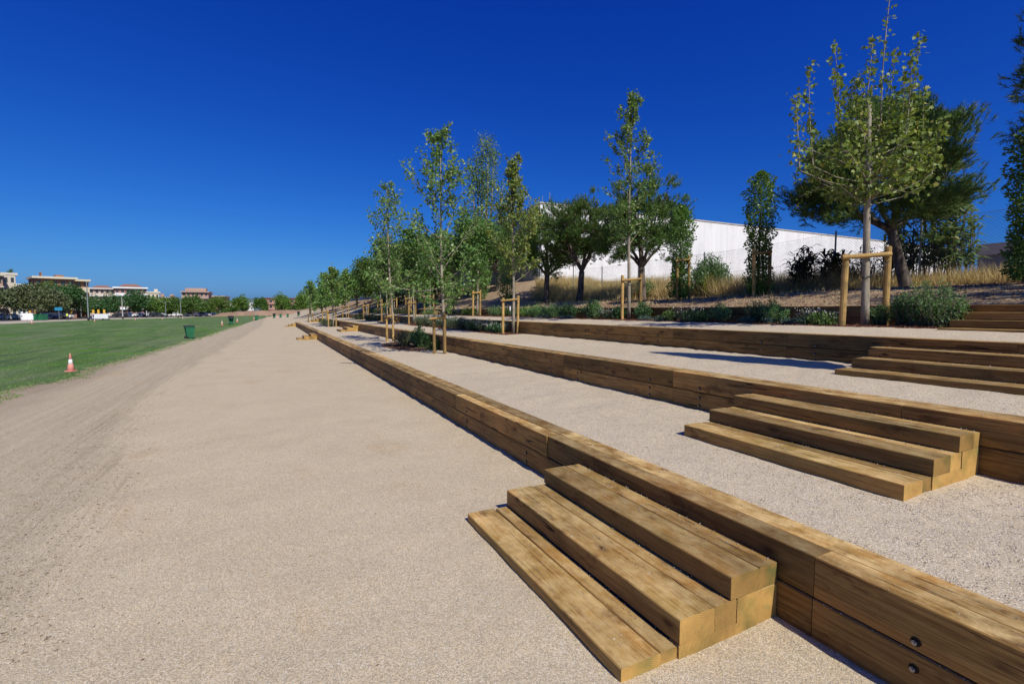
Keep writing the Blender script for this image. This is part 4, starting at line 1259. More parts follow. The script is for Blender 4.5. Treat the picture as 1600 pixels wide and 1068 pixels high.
def p3(px, x): 
    x, y = at3(px, x); return x, y, tz(3, x, y)
sp = [(1468, 9.62, .34, .80, 'leaf_shrub', 'large leafy bush with pale tips, between the plane tree and the top steps'),
      (1436, 9.68, .28, .78, 'leaf_shrub', 'left half of the large leafy bush pair by the top steps'),
      (1410, 9.72, .22, .56, 'leaf_dark', 'small dark bush just right of the right-hand stake'),
      (1374, 9.80, .16, .40, 'leaf_shrub', 'low bush between the plane trunk and the right-hand stake'),
      (1496, 9.72, .12, .42, 'leaf_shrub', 'thin twiggy bush at the left end of the top steps'),
      (1205, 9.62, .34, .52, 'leaf_shrub', 'wide green bush below the lone poplar'),
      (1180, 9.72, .34, .50, 'leaf_dark', 'dark green bush joined to the wide one below the lone poplar'),
      (1125, 9.66, .34, .46, 'leaf_shrub', 'loose green bush right of the white flowers'),
      (1003, 9.72, .24, .50, 'leaf_dark', 'dark bush just right of the slim tree stake'),
      (966, 9.80, .18, .42, 'leaf_dark', 'small dark bush left of the slim tree trunk'),
      (925, 9.72, .36, .62, 'leaf_shrub', 'bush with upright twigs left of the slim tree'),
      (885, 9.68, .55, .52, 'leaf_dark', 'broad dark green bush below the leaning pine'),
      (862, 9.68, .55, .50, 'leaf_shrub', 'second broad bush below the leaning pine'),
      (838, 9.68, .55, .52, 'leaf_shrub', 'third bush of the row below the leftmost pine'),
      (815, 9.75, .5, .42, 'leaf_dark', 'last low bush of the row, behind the lavender stakes')]
for i, (px, x, rx, h, m_, lb) in enumerate(sp):
    X_, Y_, Z_ = p3(px, x)
    shrub(lb, X_, Y_, Z_, rx, h, 400 + i, m_, leaf=.034 if Y_ < 9 else .05, n=2600 if h > .5 else 1600, stems=40, ry=rx * (1.3 if Y_ > 9 else 1.0))
# white gaura and cushions
for i, (px, x, rx, h, lb) in enumerate([(1262, 9.5, .30, .30, 'wispy white-flowered plant left of the plane tree stakes'), (1300, 9.5, .16, .22, 'few white flowers right beside the left-hand stake'),
        (1072, 9.6, .42, .32, 'cloud of white flowers between the slim tree and the loose green bush'), (950, 9.6, .3, .30, 'white flowers left of the slim tree stakes')]):
    X_, Y_, Z_ = p3(px, x)
    shrub(lb, X_, Y_, Z_, rx, h, 450 + i, 'lavender', leaf=.04, n=700, stems=40, name='flowering_plant', cat='flowering plant', group='white flowering plants in the upper bed', flowers=70, up=2.0)
for i, (px, x, rx, lb) in enumerate([(1232, 9.28, .16, 'blue-green cushion plant left of the nearest stake frame'), (1250, 9.3, .12, 'small blue-green cushion beside the wispy flowers'), (1165, 9.3, .18, 'blue-green cushion before the dark green bush'), (1200, 9.28, .14, 'blue-green cushion before the wide green bush'),
        (1032, 9.3, .26, 'low pale cushion plant between slim tree and white flowers'), (1008, 9.3, .2, 'pale cushion plant at the foot of the dark bush'), (885, 9.3, .42, 'blue-green mat before the broad dark bush'), (850, 9.3, .4, 'blue-green mat before the third bush')]):
    X_, Y_, Z_ = p3(px, x)
    shrub(lb, X_, Y_, Z_, rx, .11, 470 + i, 'leaf_blue', leaf=.03, n=900, stems=50, name='cushion_plant', cat='plant', group='low cushion plants edging the upper bed')
for i, (px, x, rx, h, lb) in enumerate([(1275, 9.35, .12, .14, 'bright green tuft in front of the wispy white flowers'), (1290, 9.4, .12, .16, 'bright green tuft just left of the left-hand stake'), (1090, 9.4, .4, .22, 'grassy green tuft in front of the cloud of white flowers'), (1045, 9.45, .2, .2, 'green tuft beside the pale cushion plant')]):
    X_, Y_, Z_ = p3(px, x)
    shrub(lb, X_, Y_, Z_, rx, h, 490 + i, 'blade', leaf=.06, n=900, stems=50, name='grass_tuft', cat='plant', group='grassy tufts in the upper bed', up=3)
# farther plants in the upper bed
for i in range(12):
    y = 18 + i * 3.3
    x = 9.6 + R.uniform(-.15, .15)
    shrub(f'{["nearest", "second", "third", "fourth", "fifth", "sixth", "seventh", "eighth", "ninth", "tenth", "eleventh", "farthest"][i]} low bush from the camera in the distant part of the upper bed', x, y, tz(3, x, y), .5, R.uniform(.25, .55), 520 + i, R.choice(['leaf_shrub', 'lavender', 'leaf_bright', 'leaf_grey']), leaf=.08, n=700, stems=30, ry=1.2, group='low bushes in the distant part of the upper bed', flowers=20 if i % 2 else 0)
# dark bush on the lowest terrace
shrub('dark green bush in bark mulch on the lowest terrace, tall half', 4.62, 16.6, tz(1, 4.6, 16.6), .38, .72, 601, 'leaf_dark', .06, 2600, 40, ry=.5)
shrub('grey-green twiggy half of the bush in the mulch, beside the far stakes', 4.35, 17.6, tz(1, 4.35, 17.6), .45, .52, 602, 'leaf_grey', .05, 2200, 50, ry=.6)
shrub('low bright green tuft at the right of the dark bush on the lowest terrace', 4.78, 15.4, tz(1, 4.8, 15.4), .22, .30, 603, 'blade', .08, 900, 40)
# lavender on middle terrace
for i, (y, x, rx, h, m_) in enumerate([(15.6, 7.12, .30, .30, 'leaf_dark'), (16.6, 7.1, .32, .34, 'lavender'), (17.7, 7.1, .34, .42, 'leaf_dark'), (18.9, 7.1, .34, .48, 'lavender'), (20.1, 7.1, .35, .5, 'lavender'), (21.3, 7.1, .35, .5, 'lavender'), (22.6, 7.1, .35, .52, 'lavender'), (23.9, 7.1, .35, .5, 'lavender'), (25.2, 7.1, .35, .48, 'lavender')]):
    lb = f'{["nearest", "second", "third", "fourth", "fifth", "sixth", "seventh", "eighth", "farthest"][i]} {"dark low bush" if m_ == "leaf_dark" else "pale flowering lavender bush"} of the middle terrace bed, counted from the camera'
    shrub(lb, x, y, tz(2, x, y), rx, h, 620 + i, m_, .055, 1500, 60, ry=.7, name='lavender_bush', cat='lavender', group='lavender bushes in the middle terrace bed', flowers=120, up=2.0)
for i, (y, k, x) in enumerate([(38.5, 2, 7.0), (44, 2, 7.0), (46, 1, 4.4), (38.5, 3, 9.3), (42, 1, 4.5), (62, 1, 4.2)]):
    zz_ = tz(k, x, y) if y < 60 else gz(x, y)
    shrub(f'{["third", "fourth", "lone", "grey", "bushy", "last"][i]} low bush in the distance on the {["lowest", "middle", "upper"][k - 1]} terrace', x, y, zz_, .7, .5, 640 + i, 'leaf_grey', .10, 900, 40, ry=1.4)

# ------------------------------------------------------------------ slope top: fence, dry grass, canes
FX = 15.6
def fence():
    root = empty('chain_link_fence', (FX, 0, 2.4), label='chain-link fence of thin wire on grey posts along the top of the earth slope', category='fence')
    L = Vector(root.location)
    ypost = [.6, 2.6, 4.6, 6.95, 9.15, 11.6, 14.2, 15.9, 18.1, 20.9, 23.6]
    H_ = 1.75
    def fz(y): return bz(FX, y)
    for y in ypost:
        m_ = MB(); m_.tube([(0, 0, -.2), (0, 0, H_ + .04)], .026, 8)
        link('post', m_.mesh('post'), M['fence_post'], root, (0, y - L.y, fz(y) - L.z))
    for dy in (-1.15, 1.15):
        m_ = MB(); m_.tube([(0, 0, H_ * .82), (-.05, dy, 0)], .020, 6)
        link('brace', m_.mesh('brace'), M['fence_post'], root, (-.03, 14.2 - L.y, fz(14.2) - L.z))
    for q in (.03, .98, .52):
        m_ = MB(); m_.tube([(0, y - L.y, fz(y) + H_ * q - L.z) for y in ypost], .0035, 4); link('line_wire', m_.mesh('line_wire'), M['fence_wire'], root)
    # woven diamonds, about 6 cm mesh as far as they can be told apart
    V, F = [], []; c = 0
    y0, y1 = .6, 23.6
    pitch = .085
    w = .0016
    def seg(a, b):
        nonlocal c
        (ya, za), (yb, zb) = a, b
        dy, dz = yb - ya, zb - za; l = math.hypot(dy, dz); ny, nz_ = -dz / l * w, dy / l * w
        V.extend([(0, ya - ny - L.y, za - nz_ - L.z), (0, ya + ny - L.y, za + nz_ - L.z), (0, yb + ny - L.y, zb + nz_ - L.z), (0, yb - ny - L.y, zb - nz_ - L.z)])
        F.append((c, c + 1, c + 2, c + 3)); c += 4
    k = int((y1 - y0 + H_) / pitch)
    for i in range(k):
        for s in (1, -1):
            ya = y0 - H_ + i * pitch if s == 1 else y0 + i * pitch
            yb = ya + s * H_
            pts = [(ya + s * H_ * t / 6, H_ * .02 + H_ * .96 * t / 6) for t in range(7)]
            for (a, za), (b, zb) in zip(pts, pts[1:]):
                if not (y0 <= a <= y1 and y0 <= b <= y1): continue
                seg((a, za + fz(a)), (b, zb + fz(b)))
    link('wire_mesh', np_mesh('wire_mesh', V, F), M['fence_wire'], root, kind='stuff')
fence()

# dry grass behind the fence line and on the bank by the pines
def straw(name, label, reg, count, hmin, hmax, zf, mat='straw', wid=.012):
    P_ = []
    hs = []
    for _ in range(count):
        x, y, s = reg(); P_.append((x, y, zf(x, y) - .02)); hs.append(s)
    P_ = np.array(P_); n2 = len(P_); hs = np.array(hs)
    D_ = rdir(n2, 3.2)
    L_ = (hmin + (hmax - hmin) * NR.random(n2)) * hs
    w_ = wid * (1 + P_[:, 1] / 25)
    link(name, np_mesh(name, *cards(P_, D_, rdir(n2), L_, w_, NEEDLE)), M[mat], label=label, category='grass', kind='stuff')
def regA():
    y = R.uniform(8.6, 27); s = .5 + .5 * (mn.noise(Vector((y * .7, 3, 0))) + 1) / 1.4
    return FX - .6 + 3.4 * R.random() ** 1.2, y, s
straw('dry_grass', 'tall straw-coloured dry grass along the fence before the white wall', regA, 42000, .5, 1.15, bz)
def regB():
    y = R.uniform(1.5, 8.8); return FX - .7 + 2.2 * R.random(), y, .45 + .3 * R.random()
straw('dry_grass', 'short dry grass behind the big pine trunk at the right', regB, 16000, .4, .9, bz)
def regC():
    y = R.uniform(17, 25); return R.uniform(13.6, 17.5), y, .9
straw('dry_grass', 'dense dry grass on the bank behind the pine trunks', regC, 22000, .4, 1.1, lambda x, y: bz(x, y) + .35 * sstep(14, 17, x))
def regD():
    y = R.uniform(6, 24); return R.uniform(11.5, 15), y, .25
straw('sparse_grass', 'sparse dry tufts at the foot of the fence', regD, 2500, .2, .8, bz)

def canes(label, x, y, rx, h, seed, mat, stems=26, leaves=9, name='giant_cane'):
    r = random.Random(seed); z = bz(x, y)
    root = empty(name, (x, y, z), label=label, category='giant cane', group='clumps of giant cane along the fence')
    mb = MB(); lf = MB()
    for i in range(stems):
        az = r.random() * 6.28; q = rx * r.random() ** .5
        b = Vector((math.cos(az) * q, math.sin(az) * q, 0)); hh = h * r.uniform(.6, 1.05)
        e = b + Vector((r.uniform(-.15, .15), r.uniform(-.15, .15), hh))
        mb.tube([b, b.lerp(e, .5), e], [.010, .009, .005], 5, False)
        for k in range(leaves):
            t = r.uniform(.3, 1.0); p = b.lerp(e, t)
            a2 = r.random() * 6.28; L = r.uniform(.28, .5); w = r.uniform(.024, .044)
            d = Vector((math.cos(a2), math.sin(a2), 0)); sd = Vector((-math.sin(a2), math.cos(a2), 0)) * w
            up = r.uniform(.3, .9)
            p1 = p + d * L * .45 + Vector((0, 0, L * up * .55)); p2 = p + d * L * .95 + Vector((0, 0, L * (up * .45 - .15)))
            lf.addv([p + sd * .5, p - sd * .5, p1 - sd, p1 + sd, p2], [(0, 1, 2, 3), (3, 2, 4)])
    link('stems', mb.mesh('stems'), M['bark_mid'], root, kind='stuff')
    link('foliage', lf.mesh('foliage'), M[mat], root, kind='stuff')
canes('tall green cane clump right of the big pine trunk', 16.2, 6.55, .55, 1.95, 5, 'leaf_cane', 60, 12)
canes('second tall green cane clump behind the big pine', 16.2, 7.6, .5, 1.8, 15, 'leaf_cane', 44, 12)
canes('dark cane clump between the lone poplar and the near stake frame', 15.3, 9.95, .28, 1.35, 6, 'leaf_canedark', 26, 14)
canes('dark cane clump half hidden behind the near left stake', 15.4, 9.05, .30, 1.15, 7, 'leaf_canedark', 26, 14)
canes('short cane sprouts right of the tall clump near the concrete hut', 16.3, 5.0, .35, .8, 8, 'leaf_cane', 16, 9)
shrub('rounded elm bush growing through the fence left of the lone poplar', 15.4, 13.8, bz(15.4, 13.8), .85, 1.6, 701, 'leaf_olive', .075, 9000, 90, group='bushes along the fence')
shrub('yellow-green broom at the foot of the elm bush by the fence brace', 15.2, 13.5, bz(15.2, 13.5), .4, .95, 702, 'leaf_yellow', .05, 1600, 40, group='bushes along the fence')
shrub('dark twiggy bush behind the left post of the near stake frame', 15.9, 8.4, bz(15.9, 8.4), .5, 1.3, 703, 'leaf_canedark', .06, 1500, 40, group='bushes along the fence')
shrub('low green bush in front of the concrete hut at the right', 17.5, 5.2, bz(17.5, 5.2), .6, .8, 704, 'leaf_shrub', .07, 1600, 40, group='bushes along the fence')
shrub('green bush in the dry grass behind the forked pine trunk', 15.0, 17.0, bz(15, 17), .6, .9, 705, 'leaf_shrub', .07, 1600, 40, group='bushes along the fence')
shrub('green bush by the fence behind the leaning pine', 15.2, 21.4, bz(15.2, 21.4), .5, .8, 706, 'leaf_shrub', .07, 1200, 40, group='bushes along the fence')

# fallen branch on the slope
mb = MB()
mb.tube([(0, 0, .02), (.5, .3, .12), (1.0, .55, .10), (1.5, 1.0, .35)], [.035, .03, .025, .01], 7)
mb.tube([(.5, .3, .12), (.45, .7, .35)], [.018, .005], 5)
link('fallen_branch', mb.mesh('fallen_branch', True), M['bark_mid'], loc=(13.4, 16.6, bz(13.4, 16.6)), label='broken branch lying on the slope left of the slim tree', category='branch')

# small white markers at the beds
def marker(label, x, y, z, h=.3):
    root = empty('plant_marker', (x, y, z), label=label, category='marker', group='small white markers in the upper bed')
    m_ = MB(); m_.tube([(0, 0, 0), (0, 0, h * .75)], .008, 6); link('rod', m_.mesh('rod'), M['pole_grey'], root)
    m_ = MB(); m_.lathe([(.02, h * .55), (.032, h * .6), (.032, h), (.02, h + .02)], 10); link('cap', m_.mesh('cap'), M['white_plastic'], root)
for px, x, lb, h in ((971, 9.55, 'white marker tube beside the slim tree stake', .42), (797, 9.45, 'white marker tube seen between the lavender stakes', .45), (716, 9.5, 'white marker tube before the earth mound', .5), (632, 9.6, 'farthest white marker tube in the upper bed', .6)):
    X_, Y_ = at3(px, x); marker(lb, X_, Y_, tz(3, X_, Y_), h)

# ------------------------------------------------------------------ white industrial building
def building_white():
    X0, Y0, X1, Y1, ZT = 17.0, 30.0, 76.0, 120.0, 9.18
    root = empty('industrial_building', (X0, Y0, 2.2), label='long white-walled industrial building with grey sheet side, behind the pines', category='building')
    L = Vector(root.location)
    def put(name, m_, mat, **kw):
        me = m_.mesh(name); o = link(name, me, mat, root, -L, **kw); return o
    m_ = MB(); m_.box(X0 + .05, X1, Y0, Y0 + .25, 1.5, ZT); put('white_wall', m_, M['white_wall'])
    m_ = MB(); m_.box(X0 + .05, X1 - .05, Y0 + .26, Y1, 1.5, ZT - .3); put('hall_body', m_, M['metal_grey'])
    m_ = MB(); m_.box(X0 - .05, X1 + .1, Y0 - .06, Y0 + .3, ZT, ZT + .09); put('coping', m_, M['concrete_pale'])
    # upright sheets of the side wall, each its own piece
    pm = MB(); pm.addv([(0, 0, 0), (0, 1.0, 0), (0, 1.0, 1), (0, 0, 1), (-.05, .10, 0), (-.05, .32, 0), (-.05, .32, 1), (-.05, .10, 1), (-.05, .62, 0), (-.05, .86, 0), (-.05, .86, 1), (-.05, .62, 1), (0, .04, 0), (0, .40, 0), (0, .40, 1), (0, .04, 1), (0, .56, 0), (0, .92, 0), (0, .92, 1), (0, .56, 1)],
        [(0, 12, 15, 3), (12, 4, 7, 15), (4, 5, 6, 7), (5, 13, 14, 6), (13, 16, 19, 14), (16, 8, 11, 19), (8, 9, 10, 11), (9, 17, 18, 10), (17, 1, 2, 18)])
    me = pm.mesh('sheet_panel'); me.materials.append(M['metal_grey'])
    y = Y0 + .02
    for i in range(60):
        o = link('sheet_panel', me, None, root, (X0 + .02 - L.x, y - L.y, 2.0 - L.z)); o.scale = (1, 1.18, ZT - 2.0)
        y += 1.2
    # faint upright joints of the white wall
    x = X0 + 3
    while x < X1:
        m_ = MB(); m_.box(x, x + .05, Y0 - .012, Y0 + .01, 1.6, ZT - .02); put('joint_cover', m_, M['white_wall']); x += 5.2
    m_ = MB(); m_.tube([(X0 + 1.4, Y0 + 1, ZT), (X0 + 1.4, Y0 + 1, ZT + 1.1)], .03, 6); put('antenna', m_, M['fence_post'])
    m_ = MB(); m_.tube([(X0 + .8, Y0 + 1, ZT), (X0 + .8, Y0 + 1, ZT + .8)], .025, 6); put('antenna', m_, M['fence_post'])
building_white()

# concrete hut at the right
def hut():
    x, y = 24.5, 7.8
    root = empty('concrete_hut', (x, y, 2.2), label='low grey concrete hut behind the fence at the far right', category='hut')
    m_ = MB(); m_.box(-1.2, 4.5, -1.2, .8, 0, 1.55); link('wall', m_.mesh('wall'), M['concrete'], root)
    m_ = MB(); m_.addv([(-1.25, -1.25, 1.55), (4.5, -1.25, 1.55), (4.5, .85, 1.55), (-1.25, .85, 1.55), (-1.25, -1.25, 1.95), (-1.25, .85, 1.95), (4.5, .85, 1.72), (4.5, -1.25, 1.72)], [(0, 1, 7, 4), (1, 2, 6, 7), (2, 3, 5, 6), (3, 0, 4, 5), (4, 7, 6, 5), (3, 2, 1, 0)]); link('roof', m_.mesh('roof'), M['concrete_pale'], root)
hut()

# feather flag standing just outside the view, whose shadow crosses the middle terrace
def flag():
    x, y = 7.06, 1.42
    z = tz(2, x, y)
    root = empty('feather_flag', (x, y, z), label='tall feather flag on the middle terrace, out of view to the right', category='flag')
    m_ = MB(); pts = [(0, 0, 0), (.0, 0, 2.0), (.0, 0, 4.2), (.04, 0, 5.2), (.16, 0, 5.75), (.30, 0, 5.95)]
    m_.tube(pts, [.02, .016, .013, .011, .009, .006], 7); link('pole', m_.mesh('pole'), M['fence_post'], root)
    m_ = MB()
    zs = [2.45, 2.7, 3.2, 4.0, 4.8, 5.3, 5.7, 5.93]; ws = [.22, .58, .74, .72, .60, .46, .30, .05]
    vs = []
    for q, w in zip(zs, ws):
        x0 = 0 if q < 4.2 else .12 * ((q - 4.2) / 1.7) ** 2 * 2
        vs += [(x0, 0, q), (x0 + w, .03 * math.sin(q * 3), q), (x0 + w, .004 + .03 * math.sin(q * 3), q), (x0, .004, q)]
    fs = []
    for i in range(len(zs) - 1):
        for k in range(4): fs.append((4 * i + k, 4 * i + (k + 1) % 4, 4 * i + 4 + (k + 1) % 4, 4 * i + 4 + k))
    m_.addv(vs, fs); link('cloth', m_.mesh('cloth'), M['white_plastic'], root)
    m_ = MB(); m_.lathe([(.18, 0), (.18, .03), (.03, .05)], 14); link('base', m_.mesh('base'), M['black_plastic'], root)
flag()

# ------------------------------------------------------------------ lawn furniture: cones, bins
def cone_parts(h=.5):
    c = MB(); c.box(-.15, .15, -.15, .15, 0, .03)
    a = MB(); a.lathe([(.125, .03), (.085, h * .42)], 18)
    b = MB(); b.lathe([(.085, h * .42), (.056, h * .68)], 18)
    d = MB(); d.lathe([(.056, h * .68), (.026, h * .97), (.02, h)], 18)
    return [('base', c.mesh('base'), 'cone_red'), ('cone_body', a.mesh('cone_body', True), 'cone_red'), ('band', b.mesh('band', True), 'white_plastic'), ('tip', d.mesh('tip', True), 'cone_red')]
CP = cone_parts()
for nm, me, mt in CP: me.materials.append(M[mt])
def cone(label, x, y, s=1.0):
    root = empty('traffic_cone', (x, y, gz(x, y) + .02), R.random() * 3, label=label, category='traffic cone', group='faded traffic cones on the lawn')
    for nm, me, mt in CP: link(nm, me, None, root)
    root.scale = (s * .66, s * .66, s)
cone('nearest faded red and white cone at the edge of the lawn', -5.13, 18.0, 1.02)
for i, (px, d, s) in enumerate([(50, 82, 1.4), (148, 96, 1.3), (212, 112, 1.2), (254, 116, 1.2), (286, 122, 1.2), (347, 58, 1.25), (371, 74, 1.25), (397, 92, 1.2), (418, 104, 1.2), (434, 108, 1.2)]):
    x, y = far(px, d)
    cone(['distant cone farthest left on the lawn, before the recycling containers', 'distant cone below the white banner trailer', 'distant cone before the large dark street tree', 'distant cone before the white hatchback row', 'far cone just left above the near green bin', 'cone just left of the second green bin', 'cone just right of the second green bin', 'cone just left of the third green bin', 'cone between the third and fourth green bins', 'farthest cone before the brown earth bank'][i], x, y, s)

def bin_(label, x, y, rz, s=1.0, open_=False):
    root = empty('wheeled_bin', (x, y, gz(x, y)), rz, label=label, category='litter bin', group='green wheeled bins along the lawn edge')
    m_ = MB(); w0, w1, d0, d1, h = .19, .25, .19, .28, .86
    m_.addv([(-w0, -d0, .06), (w0, -d0, .06), (w0, d0, .06), (-w0, d0, .06), (-w1, -d1, h), (w1, -d1, h), (w1, d1, h), (-w1, d1, h)], [(3, 2, 1, 0), (0, 1, 5, 4), (1, 2, 6, 5), (2, 3, 7, 6), (3, 0, 4, 7), (4, 5, 6, 7)])
    m_.box(-w1 - .015, w1 + .015, -d1 - .015, d1 + .015, h - .05, h - .01)
    link('bin_body', m_.mesh('bin_body'), M['bin_green'], root)
    m_ = MB()
    m_.addv([(-w1 - .03, -d1 - .04, h + .005), (w1 + .03, -d1 - .04, h + .005), (w1 + .03, d1 + .05, h + .02), (-w1 - .03, d1 + .05, h + .02), (-w1 + .02, -d1 + .03, h + .07), (w1 - .02, -d1 + .03, h + .07), (w1 - .02, d1, h + .085), (-w1 + .02, d1, h + .085)], [(3, 2, 1, 0), (0, 1, 5, 4), (1, 2, 6, 5), (2, 3, 7, 6), (3, 0, 4, 7), (4, 5, 6, 7)])
    o = link('lid', m_.mesh('lid'), M['black_plastic'], root)
    if open_:
        o.rotation_euler = (0, -.5, 0); o.location = (.05, 0, .18)
    m_ = MB(); m_.tube([(-.2, d1 + .07, h), (.2, d1 + .07, h)], .018, 6); m_.box(-.2, -.17, d1, d1 + .07, h - .02, h + .01); m_.box(.17, .2, d1, d1 + .07, h - .02, h + .01)
    link('handle', m_.mesh('handle'), M['black_plastic'], root)
    for sx in (-.23, .23):
        m_ = MB(); m_.tube([(sx - .02, d0 + .02, .1), (sx + .02, d0 + .02, .1)], .1, 12); link('wheel', m_.mesh('wheel'), M['tyre'], root)
    root.scale = (s, s, s)
bl_ = ['nearest green wheeled bin with black lid at the lawn edge', 'second green bin with raised black lid along the lawn edge', 'third green bin along the lawn edge, standing before the round trees', 'fourth green bin along the lawn edge', 'fifth green bin along the lawn edge', 'sixth green bin near the brown earth bank', 'last green bin where the path meets the horizon']
for i, (px, d) in enumerate([(296, 30.3), (361.5, 60.5), (401.5, 85), (429, 112), (439, 118), (450, 122), (467, 116)]):
    x, y = far(px, d)
    bin_(bl_[i], x, y, 1.9 if i == 0 else 1.6, .88 if i == 0 else .98, i in (1, 3, 6))

# ------------------------------------------------------------------ the street beyond the lawn
def street_z(): return -.43
def face_cam(px): return -YAW - math.atan((px - 800) / 762.8) * .0

PAINT = {}
def paint(name, col, rough=.3):
    if name not in PAINT: PAINT[name] = flat('car_paint_' + name, col, rough, .04, 2, 0, .5)
    return PAINT[name]
CARM = {}
def car(label, px, d, colname, col, kind='hatch', yaw=None):
    x, y = far(px, d)
    yaw = (-YAW + .25) if yaw is None else yaw
    root = empty('parked_car', (x, y, street_z()), yaw, label=label, category='car', group='cars parked beyond the lawn')
    L = 4.2; H_ = {'hatch': 1.45, 'suv': 1.68, 'van': 1.85}[kind]; w = .86
    prof = {'hatch': [(-2.1, .35), (-2.1, .78), (-1.9, .95), (-1.55, 1.0), (-.95, H_ - .03), (.25, H_), (.95, 1.02), (1.95, .85), (2.1, .6), (2.1, .35)],
            'suv': [(-2.1, .4), (-2.12, 1.0), (-1.95, 1.1), (-1.75, H_ - .05), (.2, H_), (.85, 1.12), (1.95, .98), (2.12, .75), (2.1, .4)],
            'van': [(-2.1, .4), (-2.12, 1.1), (-2.0, H_), (.9, H_), (1.4, 1.15), (2.05, .95), (2.12, .4)]}[kind]
    if ('b', kind) not in CARM:
        m_ = MB(); n_ = len(prof)
        vs = []
        for sy in (-1, 1):
            for (a, z) in prof: vs.append((a, sy * (w if z < 1.05 else w * .80), z))
        m_.addv(vs, [tuple(range(n_)), tuple(reversed(range(n_, 2 * n_)))] + [(i, i + n_, (i + 1) % n_ + n_, (i + 1) % n_) for i in range(n_)])
        CARM[('b', kind)] = (vs, m_.f)
    vs, fs = CARM[('b', kind)]
    me = bpy.data.meshes.new('body'); me.from_pydata(vs, [], fs); me.update()
    link('body', me, paint(colname, col), root)
    for sy in (-1, 1):
        m_ = MB(); yq0, yq1 = sy * (w * .985), sy * (w * .83)
        m_.addv([(-1.35, yq0, 1.0), (.78, yq0, 1.0), (.22, yq1, H_ - .1), (-.95, yq1, H_ - .1)], [(0, 1, 2, 3)] if sy < 0 else [(3, 2, 1, 0)])
        m_.v = [(a, b + sy * .02, c_) for a, b, c_ in m_.v]
        link('side_window', m_.mesh('side_window'), M['glass'], root)
    ex = prof[4] if kind == 'hatch' else prof[3]
    m_ = MB(); m_.addv([(.32, -.6, H_ - .05), (.32, .6, H_ - .05), (.93, .66, 1.07), (.93, -.66, 1.07)], [(0, 3, 2, 1)]); m_.v = [(a + .03, b, c_ + .02) for a, b, c_ in m_.v]
    link('windscreen', m_.mesh('windscreen'), M['glass'], root)
    if 'w' not in CARM:
        m_ = MB(); m_.tube([(0, -.1, 0), (0, .1, 0)], .32, 14); CARM['w'] = m_.mesh('wheel'); CARM['w'].materials.append(M['tyre'])
        m_ = MB(); m_.tube([(0, -.115, 0), (0, .115, 0)], .18, 10); CARM['r'] = m_.mesh('rim'); CARM['r'].materials.append(M['bolt'])
    for a in (-1.3, 1.3):
        for sy in (-.78, .78):
            o = link('wheel', CARM['w'], None, root, (a, sy, .32)); link('rim', CARM['r'], None, o)
    for sy in (-.6, .6):
        m_ = MB(); m_.box(2.08, 2.14, sy - .14, sy + .14, .64, .76); link('headlight', m_.mesh('headlight'), M['white_plastic'], root)
W_, K_, S_, B_ = ('white', (.78, .78, .78)), ('black', (.03, .032, .036)), ('silver', (.42, .43, .45)), ('blue', (.03, .06, .14))
for lb, px, d, c, k in [
    ('dark car under the grey-green trees at the far left', 8, 118, K_, 'hatch'), ('silver car half hidden under the far left trees', 20, 116, S_, 'hatch'),
    ('dark blue car right of the recycling containers', 76, 128, B_, 'hatch'), ('black car behind the blue sign', 90, 132, K_, 'suv'), ('white car behind the dark blue car', 101, 140, W_, 'hatch'),
    ('black car left of the white saloon in the car park', 189, 168, K_, 'hatch'), ('blue-black car next to the white saloon', 204, 172, B_, 'hatch'), ('white low saloon left of the first lamp pole pair', 220, 165, W_, 'hatch'),
    ('dark grey estate car at the middle of the car row', 246, 172, K_, 'suv'), ('white car left of the large white family car', 276, 176, W_, 'hatch'), ('large white family car in the middle of the row', 301, 172, W_, 'suv'),
    ('silver four-wheel drive right of the large white car', 320, 176, S_, 'suv'), ('white hatchback parked close behind the silver four-wheel drive', 332, 184, W_, 'hatch'), ('white car standing alone before the earth bank', 375, 190, W_, 'hatch'),
    ('silver car in the back row behind the white saloon', 235, 200, S_, 'hatch'), ('white car in the back row behind the estate car', 262, 204, W_, 'hatch'), ('black car in the back row near the tall pole', 286, 206, K_, 'suv'), ('red-brown car in the back row at the right', 308, 210, ('maroon', (.16, .03, .03)), 'hatch')]:
    car(lb, px, d, c[0], c[1], k)

# recycling containers
def igloo(label, px, d, mat, square=False):
    x, y = far(px, d)
    root = empty('recycling_container', (x, y, street_z()), -YAW, label=label, category='recycling bin', group='recycling containers in a row')
    m_ = MB()
    if square:
        m_.box(-.75, .75, -.7, .7, .1, 1.35)
        for q in (-.5, -.17, .17, .5): m_.box(q - .03, q + .03, -.74, -.70, .1, 1.3)
        m_.box(-.78, .78, -.73, .73, 1.35, 1.42)
    else:
        m_.lathe([(.68, .05), (.78, .3), (.78, 1.0), (.68, 1.25), (.42, 1.5), (.15, 1.6)], 16)
    link('container_body', m_.mesh('container_body', not square), mat, root)
    m_ = MB(); m_.tube([(0, -.74, 1.0 if not square else 1.15), (0, -.80, 1.0 if not square else 1.15)], .14, 12); link('slot', m_.mesh('slot'), M['black_plastic'], root)
    m_ = MB(); m_.tube([(-.05, 0, 1.55 if not square else 1.42), (-.05, 0, 1.7), (.05, 0, 1.7), (.05, 0, 1.55 if not square else 1.42)], .02, 5); link('lifting_hook', m_.mesh('lifting_hook'), M['bolt'], root)
igloo('white rounded recycling container, leftmost of the row', 41, 103, M['white_plastic'])
igloo('second white rounded recycling container', 49, 103.5, M['white_plastic'])
igloo('green recycling container next to the white ones', 56, 104, M['bin_green'], True)
igloo('green recycling container at the right end of the row', 65, 104.5, M['bin_green'], True)

